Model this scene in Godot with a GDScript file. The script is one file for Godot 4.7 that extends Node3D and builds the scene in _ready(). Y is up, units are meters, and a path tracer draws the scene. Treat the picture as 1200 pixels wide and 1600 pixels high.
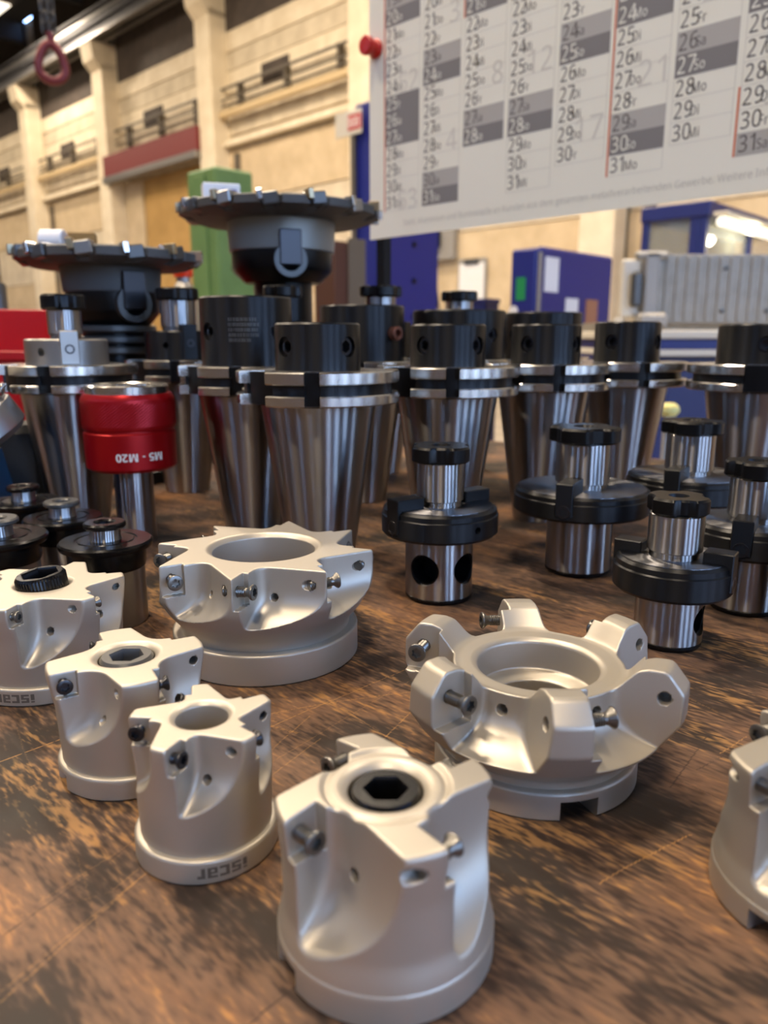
extends Node3D
# A workbench in a machine hall: face mills, taper holders and shell mill adapters on a worn wooden top.
# y is up, metres; the bench top is y = 0. "Hall" coordinates are turned 44 degrees about y: X along the hall's long wall, Z across it.

const TABLE_B := 0.87          # back edge of the bench, across the hall
const FLOOR_Y := -0.9
const ROOF_Y := 9.6
var HB := Basis(Vector3.UP, deg_to_rad(-44.0))
var M := {}
var kept := {}
var used := {}
var rng := RandomNumberGenerator.new()

class Soup:
	var v := PackedVector3Array()
	func tri(a: Vector3, b: Vector3, c: Vector3) -> void:
		v.append(a); v.append(b); v.append(c)
	func quad(a: Vector3, b: Vector3, c: Vector3, d: Vector3) -> void:
		v.append(a); v.append(b); v.append(c)
		v.append(a); v.append(c); v.append(d)
	func add(o: Soup, x := Transform3D()) -> void:
		for p in o.v:
			v.append(x * p)

func _ready() -> void:
	rng.seed = 20210629
	set_camera()
	set_light()
	make_materials()
	hall()
	machines()
	bench()
	calendar()
	await taper_row()
	await adapters()
	tool_rest()
	big_heads()
	cutters()

func set_camera() -> void:
	var cam := Camera3D.new()
	cam.name = "camera"
	var lens := CameraAttributesPhysical.new()
	lens.frustum_focal_length = 17.79
	lens.frustum_focus_distance = 0.29
	lens.frustum_near = 0.02
	lens.frustum_far = 120.0
	lens.exposure_aperture = 8.0
	cam.attributes = lens
	add_child(cam)
	cam.position = Vector3(0, 0.138, 0)
	cam.rotation_degrees = Vector3(-12.8, 0, 0)
	cam.keep_aspect = Camera3D.KEEP_HEIGHT
	cam.near = 0.02
	cam.far = 120.0
	cam.fov = 68.0
	cam.current = true

func set_light() -> void:
	var we := WorldEnvironment.new()
	we.name = "environment"
	var e := Environment.new()
	e.background_mode = Environment.BG_SKY
	var sky := Sky.new()
	var ps := ProceduralSkyMaterial.new()
	ps.sky_top_color = Color(0.55, 0.72, 0.98)
	ps.sky_horizon_color = Color(0.78, 0.87, 1.0)
	ps.ground_horizon_color = Color(0.5, 0.5, 0.5)
	ps.ground_bottom_color = Color(0.35, 0.35, 0.35)
	ps.sky_energy_multiplier = 6.0
	ps.ground_energy_multiplier = 1.0
	sky.sky_material = ps
	e.sky = sky
	e.tonemap_mode = Environment.TONE_MAPPER_LINEAR
	e.tonemap_exposure = 0.225
	e.sdfgi_enabled = true
	e.ssao_enabled = true
	e.ssil_enabled = true
	we.environment = e
	add_child(we)

# ---------------------------------------------------------------- helpers

func numbered(n: String) -> String:
	if not used.has(n):
		used[n] = 0
		return n
	used[n] += 1
	return "%s_%03d" % [n, used[n]]

func thing(called: String, label: String, category: String, at := Vector3.ZERO, turn := 0.0, group := "") -> Node3D:
	var o := Node3D.new()
	o.name = numbered(called)
	add_child(o)
	o.position = at
	o.rotation.y = turn
	o.set_meta("label", label)
	o.set_meta("category", category)
	if group != "":
		o.set_meta("group", group)
	return o

func hall_thing(called: String, label: String, category: String, at := Vector3.ZERO, group := "") -> Node3D:
	return thing(called, label, category, HB * at, deg_to_rad(-44.0), group)

func structure(called: String, label: String) -> Node3D:
	var o := Node3D.new()
	o.name = called
	add_child(o)
	o.transform = Transform3D(HB, Vector3.ZERO)
	o.set_meta("kind", "structure")
	o.set_meta("label", label)
	return o

func part(called: String, mesh: Mesh, m: Material, parent: Node3D, x := Transform3D()) -> MeshInstance3D:
	var o := MeshInstance3D.new()
	o.name = called
	o.mesh = mesh
	o.material_override = m
	o.transform = x
	o.cast_shadow = GeometryInstance3D.SHADOW_CASTING_SETTING_ON
	parent.add_child(o, true)
	return o

func at(p: Vector3) -> Transform3D:
	return Transform3D(Basis(), p)

func turned(p: Vector3, e: Vector3) -> Transform3D:
	return Transform3D(Basis.from_euler(e), p)

# local y axis pointed along d
func along(p: Vector3, d: Vector3) -> Transform3D:
	var y := d.normalized()
	var x := y.cross(Vector3.FORWARD if absf(y.z) < 0.9 else Vector3.RIGHT).normalized()
	return Transform3D(Basis(x, y, x.cross(y)), p)

# outward faces counted anticlockwise; normals are smooth below the crease angle
func build(s: Soup, crease := 35.0) -> ArrayMesh:
	var n := s.v.size()
	var ids := PackedInt32Array(); ids.resize(n)
	var where := {}
	var count := PackedInt32Array()
	for i in n:
		var k := Vector3i(s.v[i] * 400000.0)
		var id: int = where.get(k, -1)
		if id < 0:
			id = where.size()
			where[k] = id
			count.append(0)
		ids[i] = id
		count[id] += 1
	var nf := n / 3
	var fn := PackedVector3Array(); fn.resize(nf)
	var ang := PackedFloat32Array(); ang.resize(n)
	for f in nf:
		var a := s.v[f * 3]
		var b := s.v[f * 3 + 1]
		var c := s.v[f * 3 + 2]
		fn[f] = ((b - a) * 1000.0).cross((c - a) * 1000.0).normalized()
		ang[f * 3] = (b - a).angle_to(c - a)
		ang[f * 3 + 1] = (a - b).angle_to(c - b)
		ang[f * 3 + 2] = (a - c).angle_to(b - c)
	var start := PackedInt32Array(); start.resize(count.size() + 1)
	var sum := 0
	for i in count.size():
		start[i] = sum
		sum += count[i]
		count[i] = 0
	start[count.size()] = sum
	var ring := PackedInt32Array(); ring.resize(n)
	for i in n:
		ring[start[ids[i]] + count[ids[i]]] = i
		count[ids[i]] += 1
	var lim := cos(deg_to_rad(crease))
	var vs := PackedVector3Array(); vs.resize(n)
	var ns := PackedVector3Array(); ns.resize(n)
	var us := PackedVector2Array(); us.resize(n)
	for i in n:
		var f := i / 3
		var own := fn[f]
		var acc := Vector3.ZERO
		for q in range(start[ids[i]], start[ids[i] + 1]):
			var j := ring[q]
			var g := fn[j / 3]
			if g.dot(own) > lim:
				acc += g * ang[j]
		var k: int = f * 3 + [0, 2, 1][i - f * 3]
		var p := s.v[i]
		vs[k] = p
		ns[k] = acc.normalized() if acc.length_squared() > 1e-12 else own
		# U runs along the axis (and outward on flat faces), V round it
		us[k] = Vector2((p.y + Vector2(p.x, p.z).length()) * 20.0, atan2(-p.z, p.x) / TAU)
	var arr := []
	arr.resize(Mesh.ARRAY_MAX)
	arr[Mesh.ARRAY_VERTEX] = vs
	arr[Mesh.ARRAY_NORMAL] = ns
	arr[Mesh.ARRAY_TEX_UV] = us
	var m := ArrayMesh.new()
	m.add_surface_from_arrays(Mesh.PRIMITIVE_TRIANGLES, arr)
	return m

func dir(t: float) -> Vector3:
	return Vector3(cos(t), 0, -sin(t))

# revolve a profile that runs from the bottom outward and up
func lathe(s: Soup, prof: Array, seg := 64, x := Transform3D()) -> void:
	for j in seg:
		var d0 := dir(TAU * j / seg)
		var d1 := dir(TAU * ((j + 1) % seg) / seg)
		for i in prof.size() - 1:
			var a: Vector2 = prof[i]
			var b: Vector2 = prof[i + 1]
			var p0 := x * (d0 * a.x + Vector3(0, a.y, 0))
			var p1 := x * (d1 * a.x + Vector3(0, a.y, 0))
			var p2 := x * (d1 * b.x + Vector3(0, b.y, 0))
			var p3 := x * (d0 * b.x + Vector3(0, b.y, 0))
			if a.x < 1e-7:
				s.tri(p0, p2, p3)
			elif b.x < 1e-7:
				s.tri(p0, p1, p2)
			else:
				s.quad(p0, p1, p2, p3)

# rows of [radii over the angles, y]; the radii differ with the angle
func polar(s: Soup, angles: PackedFloat32Array, rows: Array, x := Transform3D()) -> void:
	var n := angles.size()
	for j in n:
		var j1 := (j + 1) % n
		var d0 := dir(angles[j])
		var d1 := dir(angles[j1])
		for i in rows.size() - 1:
			var ra: PackedFloat32Array = rows[i][0]
			var rb: PackedFloat32Array = rows[i + 1][0]
			var ya := Vector3(0, rows[i][1], 0)
			var yb := Vector3(0, rows[i + 1][1], 0)
			var p0 := x * (d0 * ra[j] + ya)
			var p1 := x * (d1 * ra[j1] + ya)
			var p2 := x * (d1 * rb[j1] + yb)
			var p3 := x * (d0 * rb[j] + yb)
			if ra[j] < 1e-7 and ra[j1] < 1e-7:
				s.tri(p0, p2, p3)
			elif rb[j] < 1e-7 and rb[j1] < 1e-7:
				s.tri(p0, p1, p2)
			else:
				s.quad(p0, p1, p2, p3)

func even(n: int) -> PackedFloat32Array:
	var a := PackedFloat32Array()
	for i in n:
		a.append(TAU * i / n)
	return a

func same(r: float, n: int) -> PackedFloat32Array:
	var a := PackedFloat32Array(); a.resize(n); a.fill(r)
	return a

func hex(r_flat: float, angles: PackedFloat32Array) -> PackedFloat32Array:
	var a := PackedFloat32Array()
	for t in angles:
		a.append(r_flat / cos(fposmod(t, PI / 3) - PI / 6))
	return a

func torx(r: float, angles: PackedFloat32Array) -> PackedFloat32Array:
	var a := PackedFloat32Array()
	for t in angles:
		a.append(r * (1.0 + 0.16 * cos(6.0 * t)))
	return a

func scaled(a: PackedFloat32Array, k: float) -> PackedFloat32Array:
	var b := PackedFloat32Array()
	for q in a:
		b.append(q * k)
	return b

# box with chamfered edges, centred
func bbox(s: Soup, size: Vector3, c: float, x := Transform3D()) -> void:
	var h := size / 2
	c = minf(c, minf(h.x, minf(h.y, h.z)) * 0.9)
	var pt := func(sx: int, sy: int, sz: int, k: int) -> Vector3:
		var p := Vector3(sx * h.x, sy * h.y, sz * h.z)
		if k != 0: p.x -= sx * c
		if k != 1: p.y -= sy * c
		if k != 2: p.z -= sz * c
		return x * p
	var q := func(a: Vector3, b: Vector3, cc: Vector3, d: Vector3, out: Vector3) -> void:
		if (b - a).cross(cc - a).dot(x.basis * out) < 0.0:
			s.quad(a, d, cc, b)
		else:
			s.quad(a, b, cc, d)
	for sg in [-1, 1]:
		q.call(pt.call(sg, -1, -1, 0), pt.call(sg, 1, -1, 0), pt.call(sg, 1, 1, 0), pt.call(sg, -1, 1, 0), Vector3(sg, 0, 0))
		q.call(pt.call(-1, sg, -1, 1), pt.call(1, sg, -1, 1), pt.call(1, sg, 1, 1), pt.call(-1, sg, 1, 1), Vector3(0, sg, 0))
		q.call(pt.call(-1, -1, sg, 2), pt.call(1, -1, sg, 2), pt.call(1, 1, sg, 2), pt.call(-1, 1, sg, 2), Vector3(0, 0, sg))
	if c <= 0.0:
		return
	for a in [-1, 1]:
		for b in [-1, 1]:
			q.call(pt.call(-1, a, b, 1), pt.call(1, a, b, 1), pt.call(1, a, b, 2), pt.call(-1, a, b, 2), Vector3(0, a, b))
			q.call(pt.call(a, -1, b, 0), pt.call(a, 1, b, 0), pt.call(a, 1, b, 2), pt.call(a, -1, b, 2), Vector3(a, 0, b))
			q.call(pt.call(a, b, -1, 0), pt.call(a, b, 1, 0), pt.call(a, b, 1, 1), pt.call(a, b, -1, 1), Vector3(a, b, 0))
			for d in [-1, 1]:
				var p0: Vector3 = pt.call(a, b, d, 0)
				var p1: Vector3 = pt.call(a, b, d, 1)
				var p2: Vector3 = pt.call(a, b, d, 2)
				if (p1 - p0).cross(p2 - p0).dot(x.basis * Vector3(a, b, d)) < 0.0:
					s.tri(p0, p2, p1)
				else:
					s.tri(p0, p1, p2)

func box_mesh(size: Vector3, c := 0.0) -> ArrayMesh:
	var key := "box%s%s" % [size, c]
	if not kept.has(key):
		var s := Soup.new()
		bbox(s, size, c)
		kept[key] = build(s, 20.0)
	return kept[key]

# box between two corners given in the parent's axes
func slab(called: String, a: Vector3, b: Vector3, m: Material, parent: Node3D, c := 0.0) -> MeshInstance3D:
	return part(called, box_mesh((b - a).abs(), c), m, parent, at((a + b) / 2))

# straight-sided prism: outline in x,y (anticlockwise), from z0 to z1
func prism(s: Soup, outline: PackedVector2Array, z0: float, z1: float, x := Transform3D()) -> void:
	var n := outline.size()
	for i in n:
		var a := outline[i]
		var b := outline[(i + 1) % n]
		s.quad(x * Vector3(a.x, a.y, z0), x * Vector3(b.x, b.y, z0), x * Vector3(b.x, b.y, z1), x * Vector3(a.x, a.y, z1))
	var t := Geometry2D.triangulate_polygon(outline)
	for i in range(0, t.size(), 3):
		var p := [outline[t[i]], outline[t[i + 1]], outline[t[i + 2]]]
		if (p[1] - p[0]).cross(p[2] - p[0]) < 0:
			p = [p[0], p[2], p[1]]
		s.tri(x * Vector3(p[0].x, p[0].y, z1), x * Vector3(p[1].x, p[1].y, z1), x * Vector3(p[2].x, p[2].y, z1))
		s.tri(x * Vector3(p[0].x, p[0].y, z0), x * Vector3(p[2].x, p[2].y, z0), x * Vector3(p[1].x, p[1].y, z0))

func tube(s: Soup, path: PackedVector3Array, r: float, seg := 10, closed := false) -> void:
	var n := path.size()
	var rings := []
	var up := Vector3(0.31, 0.87, 0.39)
	for i in n:
		var a := path[(i - 1 + n) % n] if closed or i > 0 else path[i]
		var b := path[(i + 1) % n] if closed or i < n - 1 else path[i]
		var t := (b - a).normalized()
		var u := (up - t * up.dot(t)).normalized()
		up = u
		var w := t.cross(u)
		var ringp := PackedVector3Array()
		for k in seg:
			ringp.append(path[i] + (u * cos(TAU * k / seg) + w * sin(TAU * k / seg)) * r)
		rings.append(ringp)
	for i in (n if closed else n - 1):
		var r0: PackedVector3Array = rings[i]
		var r1: PackedVector3Array = rings[(i + 1) % n]
		for k in seg:
			s.quad(r0[k], r0[(k + 1) % seg], r1[(k + 1) % seg], r1[k])
	if not closed:
		for k in seg:
			s.tri(path[0], rings[0][(k + 1) % seg], rings[0][k])
			s.tri(path[n - 1], rings[n - 1][k], rings[n - 1][(k + 1) % seg])

# boolean solid: [["+", soup], ["-", soup], ...] baked to a soup
func boolean(ops: Array) -> Soup:
	var root := CSGCombiner3D.new()
	add_child(root)
	for o in ops:
		var c := CSGMesh3D.new()
		var s: Soup = o[1]
		var st := SurfaceTool.new()
		st.begin(Mesh.PRIMITIVE_TRIANGLES)
		for i in range(0, s.v.size(), 3):
			st.add_vertex((s.v[i] * 100.0).snappedf(0.0001))
			st.add_vertex((s.v[i + 2] * 100.0).snappedf(0.0001))
			st.add_vertex((s.v[i + 1] * 100.0).snappedf(0.0001))
		st.index()
		c.mesh = st.commit()
		c.operation = CSGShape3D.OPERATION_UNION if o[0] == "+" else CSGShape3D.OPERATION_SUBTRACTION
		root.add_child(c)
	await get_tree().process_frame
	await get_tree().process_frame
	var m := root.bake_static_mesh()
	var out := Soup.new()
	var arr := m.surface_get_arrays(0)
	var vs: PackedVector3Array = arr[Mesh.ARRAY_VERTEX]
	var idx = arr[Mesh.ARRAY_INDEX]
	var n: int = idx.size() if idx != null and idx.size() > 0 else vs.size()
	for i in range(0, n, 3):
		var a := vs[idx[i]] if idx != null and idx.size() > 0 else vs[i]
		var b := vs[idx[i + 1]] if idx != null and idx.size() > 0 else vs[i + 1]
		var c2 := vs[idx[i + 2]] if idx != null and idx.size() > 0 else vs[i + 2]
		out.tri(a / 100.0, c2 / 100.0, b / 100.0)
	remove_child(root)
	root.free()
	return out

func rod(r: float, y0: float, y1: float, seg := 40, x := Transform3D()) -> Soup:
	var s := Soup.new()
	lathe(s, [Vector2(0, y0), Vector2(r, y0), Vector2(r, y1), Vector2(0, y1)], seg, x)
	return s

func block(size: Vector3, x := Transform3D()) -> Soup:
	var s := Soup.new()
	bbox(s, size, 0.0, x)
	return s

func lettering(text: String, height: float, bold := false) -> PackedVector3Array:
	var f := SystemFont.new()
	f.font_names = PackedStringArray(["Droid Sans"])
	if bold:
		f.font_weight = 700
	var t := TextMesh.new()
	t.font = f
	t.font_size = 32
	t.pixel_size = height / 23.0
	t.depth = 0.0
	t.curve_step = 1.2
	t.text = text
	var arr := t.get_mesh_arrays()
	var vs: PackedVector3Array = arr[Mesh.ARRAY_VERTEX]
	var out := PackedVector3Array()
	var idx = arr[Mesh.ARRAY_INDEX]
	if idx == null or idx.size() == 0:
		return vs
	for i in idx:
		out.append(vs[i])
	return out

# flat triangle list with one normal
func flat_mesh(v: PackedVector3Array, n: Vector3) -> ArrayMesh:
	var ns := PackedVector3Array(); ns.resize(v.size()); ns.fill(n)
	var arr := []
	arr.resize(Mesh.ARRAY_MAX)
	arr[Mesh.ARRAY_VERTEX] = v
	arr[Mesh.ARRAY_NORMAL] = ns
	var m := ArrayMesh.new()
	m.add_surface_from_arrays(Mesh.PRIMITIVE_TRIANGLES, arr)
	return m

# lettering bent round a vertical cylinder, centred on angle a and height y; flip turns it upside down
func round_text(text: String, height: float, r: float, a: float, y: float, flip: bool, bold := false, stretch := 1.0) -> ArrayMesh:
	var v := lettering(text, height, bold)
	var ns := PackedVector3Array()
	for i in v.size():
		var p := v[i] * (-1.0 if flip else 1.0)
		var d := dir(a + p.x * stretch / r)
		v[i] = d * (r + 0.00006) + Vector3(0, y + p.y, 0)
		ns.append(d)
	var arr := []
	arr.resize(Mesh.ARRAY_MAX)
	arr[Mesh.ARRAY_VERTEX] = v
	arr[Mesh.ARRAY_NORMAL] = ns
	var m := ArrayMesh.new()
	m.add_surface_from_arrays(Mesh.PRIMITIVE_TRIANGLES, arr)
	return m

# ---------------------------------------------------------------- materials

func mat(c: Color, rough: float, metal := 0.0, spec := 0.5) -> StandardMaterial3D:
	var m := StandardMaterial3D.new()
	m.albedo_color = c
	m.roughness = rough
	m.metallic = metal
	m.metallic_specular = spec
	return m

func brushed(c: Color, rough: float, metal: float, an: float) -> StandardMaterial3D:
	var m := mat(c, rough, metal)
	m.anisotropy_enabled = true
	m.anisotropy = an
	return m

func glow(c: Color, k: float) -> StandardMaterial3D:
	var m := mat(c, 0.6)
	m.emission_enabled = true
	m.emission = c
	m.emission_energy_multiplier = k
	return m

# fine colour variation from noise, on the thing's own axes
func mottled(c0: Color, c1: Color, rough: float, metal: float, scale: float, freq := 0.02, sd := 3) -> StandardMaterial3D:
	var m := mat(Color.WHITE, rough, metal)
	var n := FastNoiseLite.new()
	n.seed = sd
	n.noise_type = FastNoiseLite.TYPE_SIMPLEX_SMOOTH
	n.frequency = freq
	n.fractal_octaves = 5
	var im := n.get_seamless_image(256, 256)
	im.convert(Image.FORMAT_RGB8)
	var d := im.get_data()
	for i in range(0, d.size(), 3):
		var c := c0.lerp(c1, d[i] / 255.0)
		d[i] = int(c.r * 255.0); d[i + 1] = int(c.g * 255.0); d[i + 2] = int(c.b * 255.0)
	m.albedo_texture = ImageTexture.create_from_image(Image.create_from_data(256, 256, false, Image.FORMAT_RGB8, d))
	m.uv1_triplanar = true
	m.uv1_scale = Vector3.ONE * scale
	return m

func make_materials() -> void:
	M.nickel = mat(Color(0.70, 0.67, 0.615), 0.44, 0.68)
	M.steel = brushed(Color(0.63, 0.62, 0.61), 0.28, 1.0, 1.0)
	M.bright = mat(Color(0.80, 0.79, 0.77), 0.22, 1.0)
	M.satin_steel = mat(Color(0.60, 0.59, 0.57), 0.38, 0.9)
	M.dark_steel = mat(Color(0.33, 0.33, 0.325), 0.38, 0.6)
	M.oxide = brushed(Color(0.035, 0.038, 0.045), 0.40, 0.0, 0.85)
	M.oxide.metallic_specular = 0.4
	M.black = mat(Color(0.022, 0.022, 0.024), 0.36, 0.0, 0.35)
	M.turned_black = brushed(Color(0.50, 0.50, 0.51), 0.34, 1.0, 1.0)
	M.gunmetal = mat(Color(0.50, 0.50, 0.48), 0.42, 0.5)
	M.dark_cast = mat(Color(0.27, 0.27, 0.265), 0.6, 0.1)
	M.screw_grey = mat(Color(0.46, 0.45, 0.43), 0.33, 0.9)
	M.screw_dark = mat(Color(0.24, 0.24, 0.25), 0.3, 0.85)
	M.socket_black = mat(Color(0.055, 0.055, 0.06), 0.25, 0.5)
	M.red_anod = mat(Color(0.62, 0.02, 0.05), 0.34, 0.55)
	M.marking = mat(Color(0.36, 0.33, 0.29), 0.6, 0.2)
	M.engrave = mat(Color(0.34, 0.34, 0.33), 0.6)
	M.white_ink = mat(Color(0.85, 0.82, 0.78), 0.6)
	M.paper = mat(Color(0.885, 0.885, 0.825), 0.55)
	M.grey_print = mat(Color(0.66, 0.655, 0.63), 0.6)
	M.dark_print = mat(Color(0.47, 0.465, 0.46), 0.6)
	M.ink = mat(Color(0.33, 0.32, 0.31), 0.6)
	M.pale_ink = mat(Color(0.80, 0.795, 0.75), 0.6)
	M.line_ink = mat(Color(0.74, 0.74, 0.70), 0.6)
	M.orange_ink = mat(Color(0.80, 0.44, 0.30), 0.6)
	M.red_plastic = mat(Color(0.72, 0.03, 0.05), 0.35)
	M.magnet = mat(Color(0.72, 0.10, 0.04), 0.35)
	M.cream = mottled(Color(0.72, 0.665, 0.57), Color(0.83, 0.78, 0.68), 0.8, 0.0, 0.6, 0.012, 5)
	M.cream_light = mottled(Color(0.82, 0.76, 0.65), Color(0.90, 0.85, 0.75), 0.75, 0.0, 0.5, 0.012, 8)
	M.cream_warm = mottled(Color(0.72, 0.64, 0.51), Color(0.81, 0.73, 0.60), 0.8, 0.0, 0.5, 0.012, 9)
	M.ochre = mottled(Color(0.64, 0.50, 0.27), Color(0.72, 0.57, 0.33), 0.7, 0.0, 0.4, 0.01, 10)
	M.roof = mat(Color(0.20, 0.20, 0.21), 0.8)
	M.roof_steel = mat(Color(0.26, 0.26, 0.27), 0.6, 0.2)
	M.crane = mat(Color(0.33, 0.33, 0.34), 0.5, 0.3)
	M.rail = mat(Color(0.52, 0.51, 0.50), 0.4, 0.8)
	M.siding = mottled(Color(0.23, 0.20, 0.18), Color(0.30, 0.26, 0.23), 0.8, 0.0, 0.5, 0.02, 11)
	M.pipe = mat(Color(0.36, 0.33, 0.29), 0.55, 0.2)
	M.conduit = mat(Color(0.75, 0.66, 0.50), 0.6)
	M.beam_red = mat(Color(0.42, 0.07, 0.07), 0.5)
	M.floor_grey = mottled(Color(0.52, 0.49, 0.45), Color(0.66, 0.62, 0.57), 0.5, 0.0, 0.5, 0.02, 12)
	M.machine_green = mottled(Color(0.33, 0.45, 0.24), Color(0.38, 0.50, 0.28), 0.5, 0.0, 1.0, 0.02, 13)
	M.machine_blue = mat(Color(0.06, 0.09, 0.42), 0.42)
	M.deep_blue = mat(Color(0.035, 0.05, 0.30), 0.4)
	M.frame_blue = mat(Color(0.07, 0.12, 0.38), 0.45)
	M.brown = mat(Color(0.26, 0.13, 0.075), 0.6)
	M.panel_grey = mat(Color(0.56, 0.545, 0.52), 0.5, 0.2)
	M.guard_grey = mottled(Color(0.50, 0.475, 0.43), Color(0.57, 0.545, 0.50), 0.45, 0.3, 2.0, 0.03, 14)
	M.pale_panel = mat(Color(0.78, 0.75, 0.68), 0.5)
	M.glass = mat(Color(0.75, 0.78, 0.75, 0.25), 0.05)
	M.glass.transparency = BaseMaterial3D.TRANSPARENCY_ALPHA
	M.hook = mat(Color(0.42, 0.16, 0.16), 0.42, 0.4)
	M.chain = mat(Color(0.30, 0.29, 0.28), 0.4, 0.8)
	M.white_plastic = mat(Color(0.86, 0.86, 0.86), 0.4)
	M.blue_ink = mat(Color(0.12, 0.17, 0.50), 0.5)
	M.kraft = mat(Color(0.58, 0.44, 0.24), 0.8)
	M.teal = mottled(Color(0.04, 0.20, 0.30), Color(0.06, 0.25, 0.36), 0.5, 0.0, 6.0, 0.02, 15)
	M.rubber = mat(Color(0.05, 0.05, 0.05), 0.7)
	M.orange = mat(Color(0.85, 0.24, 0.05), 0.4)
	M.green_tape = mat(Color(0.02, 0.50, 0.26), 0.5)
	M.tan_note = mat(Color(0.62, 0.42, 0.30), 0.7)
	M.insert_gold = mat(Color(0.66, 0.60, 0.48), 0.35, 0.8)
	M.yellow = mat(Color(0.87, 0.82, 0.50), 0.6)
	M.copper = mat(Color(0.46, 0.30, 0.25), 0.4, 0.7)
	M.window_bar = mat(Color(0.42, 0.43, 0.45), 0.5, 0.3)
	M.tube_glow = glow(Color(1.0, 0.97, 0.88), 6.0)
	M.lamp_glow = glow(Color(1.0, 0.96, 0.88), 9.0)
	M.wood = wood_material()

func noise_bytes(w: int, h: int, sd: int, freq: float, oct: int, to_w: int, to_h: int, kind := FastNoiseLite.TYPE_SIMPLEX_SMOOTH) -> PackedByteArray:
	var n := FastNoiseLite.new()
	n.seed = sd
	n.noise_type = kind
	n.frequency = freq
	n.fractal_octaves = oct
	var im := n.get_seamless_image(w, h)
	im.convert(Image.FORMAT_L8)
	im.resize(to_w, to_h, Image.INTERPOLATE_CUBIC)
	return im.get_data()

# worn oily bench top: streaks along local X, patches of stain, bare worn wood and scratches (0.6 m square, repeated)
func wood_material() -> StandardMaterial3D:
	var n := 1536
	var streak := noise_bytes(n / 7, n, 31, 0.06, 5, n, n)
	var fine := noise_bytes(n / 4, n, 32, 0.20, 4, n, n)
	var patch := noise_bytes(n / 4, n / 2, 33, 0.012, 6, n, n)
	var stain := noise_bytes(n / 2, n / 2, 34, 0.012, 6, n, n)
	var bare := noise_bytes(n / 5, n / 2, 35, 0.014, 6, n, n)
	var d := PackedByteArray(); d.resize(n * n * 3)
	var dark := Color(0.215, 0.170, 0.145)
	var mid := Color(0.415, 0.320, 0.250)
	var warm := Color(0.570, 0.420, 0.285)
	var pale := Color(0.680, 0.500, 0.290)
	var lut := []
	for i in 256:
		var t := i / 255.0
		var c := dark.lerp(mid, smoothstep(0.05, 0.5, t)).lerp(warm, smoothstep(0.5, 0.85, t))
		lut.append(Vector3i(int(c.r * 255), int(c.g * 255), int(c.b * 255)))
	var o := 0
	for i in n * n:
		var v: int = (streak[i] * 24 + fine[i] * 30 + patch[i] * 46) / 100
		v = clampi((v - 128) * 19 / 10 + 100 - maxi(0, stain[i] - 130) * 5 / 4, 0, 255)
		var c: Vector3i = lut[v]
		var b: int = bare[i] + (fine[i] - 128) * 2 / 3 + (streak[i] - 128) * 2 / 3 - 188
		if b > 0:
			var k := mini(b * 5 / 2, 150)
			c.x += (int(pale.r * 255) - c.x) * k / 255
			c.y += (int(pale.g * 255) - c.y) * k / 255
			c.z += (int(pale.b * 255) - c.z) * k / 255
		var red: int = (patch[i] - stain[i]) / 26
		c.x = clampi(c.x + red, 0, 255)
		c.z = clampi(c.z - red / 2, 0, 255)
		d[o] = c.x; d[o + 1] = c.y; d[o + 2] = c.z
		o += 3
	var im := Image.create_from_data(n, n, false, Image.FORMAT_RGB8, d)
	var scr := RandomNumberGenerator.new()
	scr.seed = 77
	for k in 170:
		var a := scr.randf_range(-0.45, 0.45) + (PI / 2 if scr.randf() < 0.55 else 0.0)
		var long := scr.randf_range(20, 420)
		var p := Vector2(scr.randf() * n, scr.randf() * n)
		var tone := pale if scr.randf() < 0.75 else dark
		var str := scr.randf_range(0.08, 0.6)
		var wide := 3 if scr.randf() < 0.2 else (2 if scr.randf() < 0.5 else 1)
		for q in int(long):
			p += Vector2(cos(a), sin(a))
			a += scr.randf_range(-0.012, 0.012)
			if scr.randf() < 0.25:
				continue
			for wv in wide:
				var x := posmod(int(p.x), n)
				var y := posmod(int(p.y) + wv, n)
				im.set_pixel(x, y, im.get_pixel(x, y).lerp(tone, str))
	im.generate_mipmaps()
	var m := mat(Color.WHITE, 0.6, 0.0, 0.3)
	m.albedo_texture = ImageTexture.create_from_image(im)
	m.uv1_triplanar = true
	m.uv1_scale = Vector3.ONE / 0.62
	var h := FastNoiseLite.new()
	h.seed = 36
	h.frequency = 0.05
	h.fractal_octaves = 5
	var hi := h.get_seamless_image(128, 1024)
	hi.resize(1024, 1024, Image.INTERPOLATE_CUBIC)
	hi.convert(Image.FORMAT_L8)
	m.heightmap_enabled = true
	m.heightmap_texture = ImageTexture.create_from_image(hi)
	m.heightmap_scale = 0.06
	return m

# ---------------------------------------------------------------- face mill bodies (millimetres inside)

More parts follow.
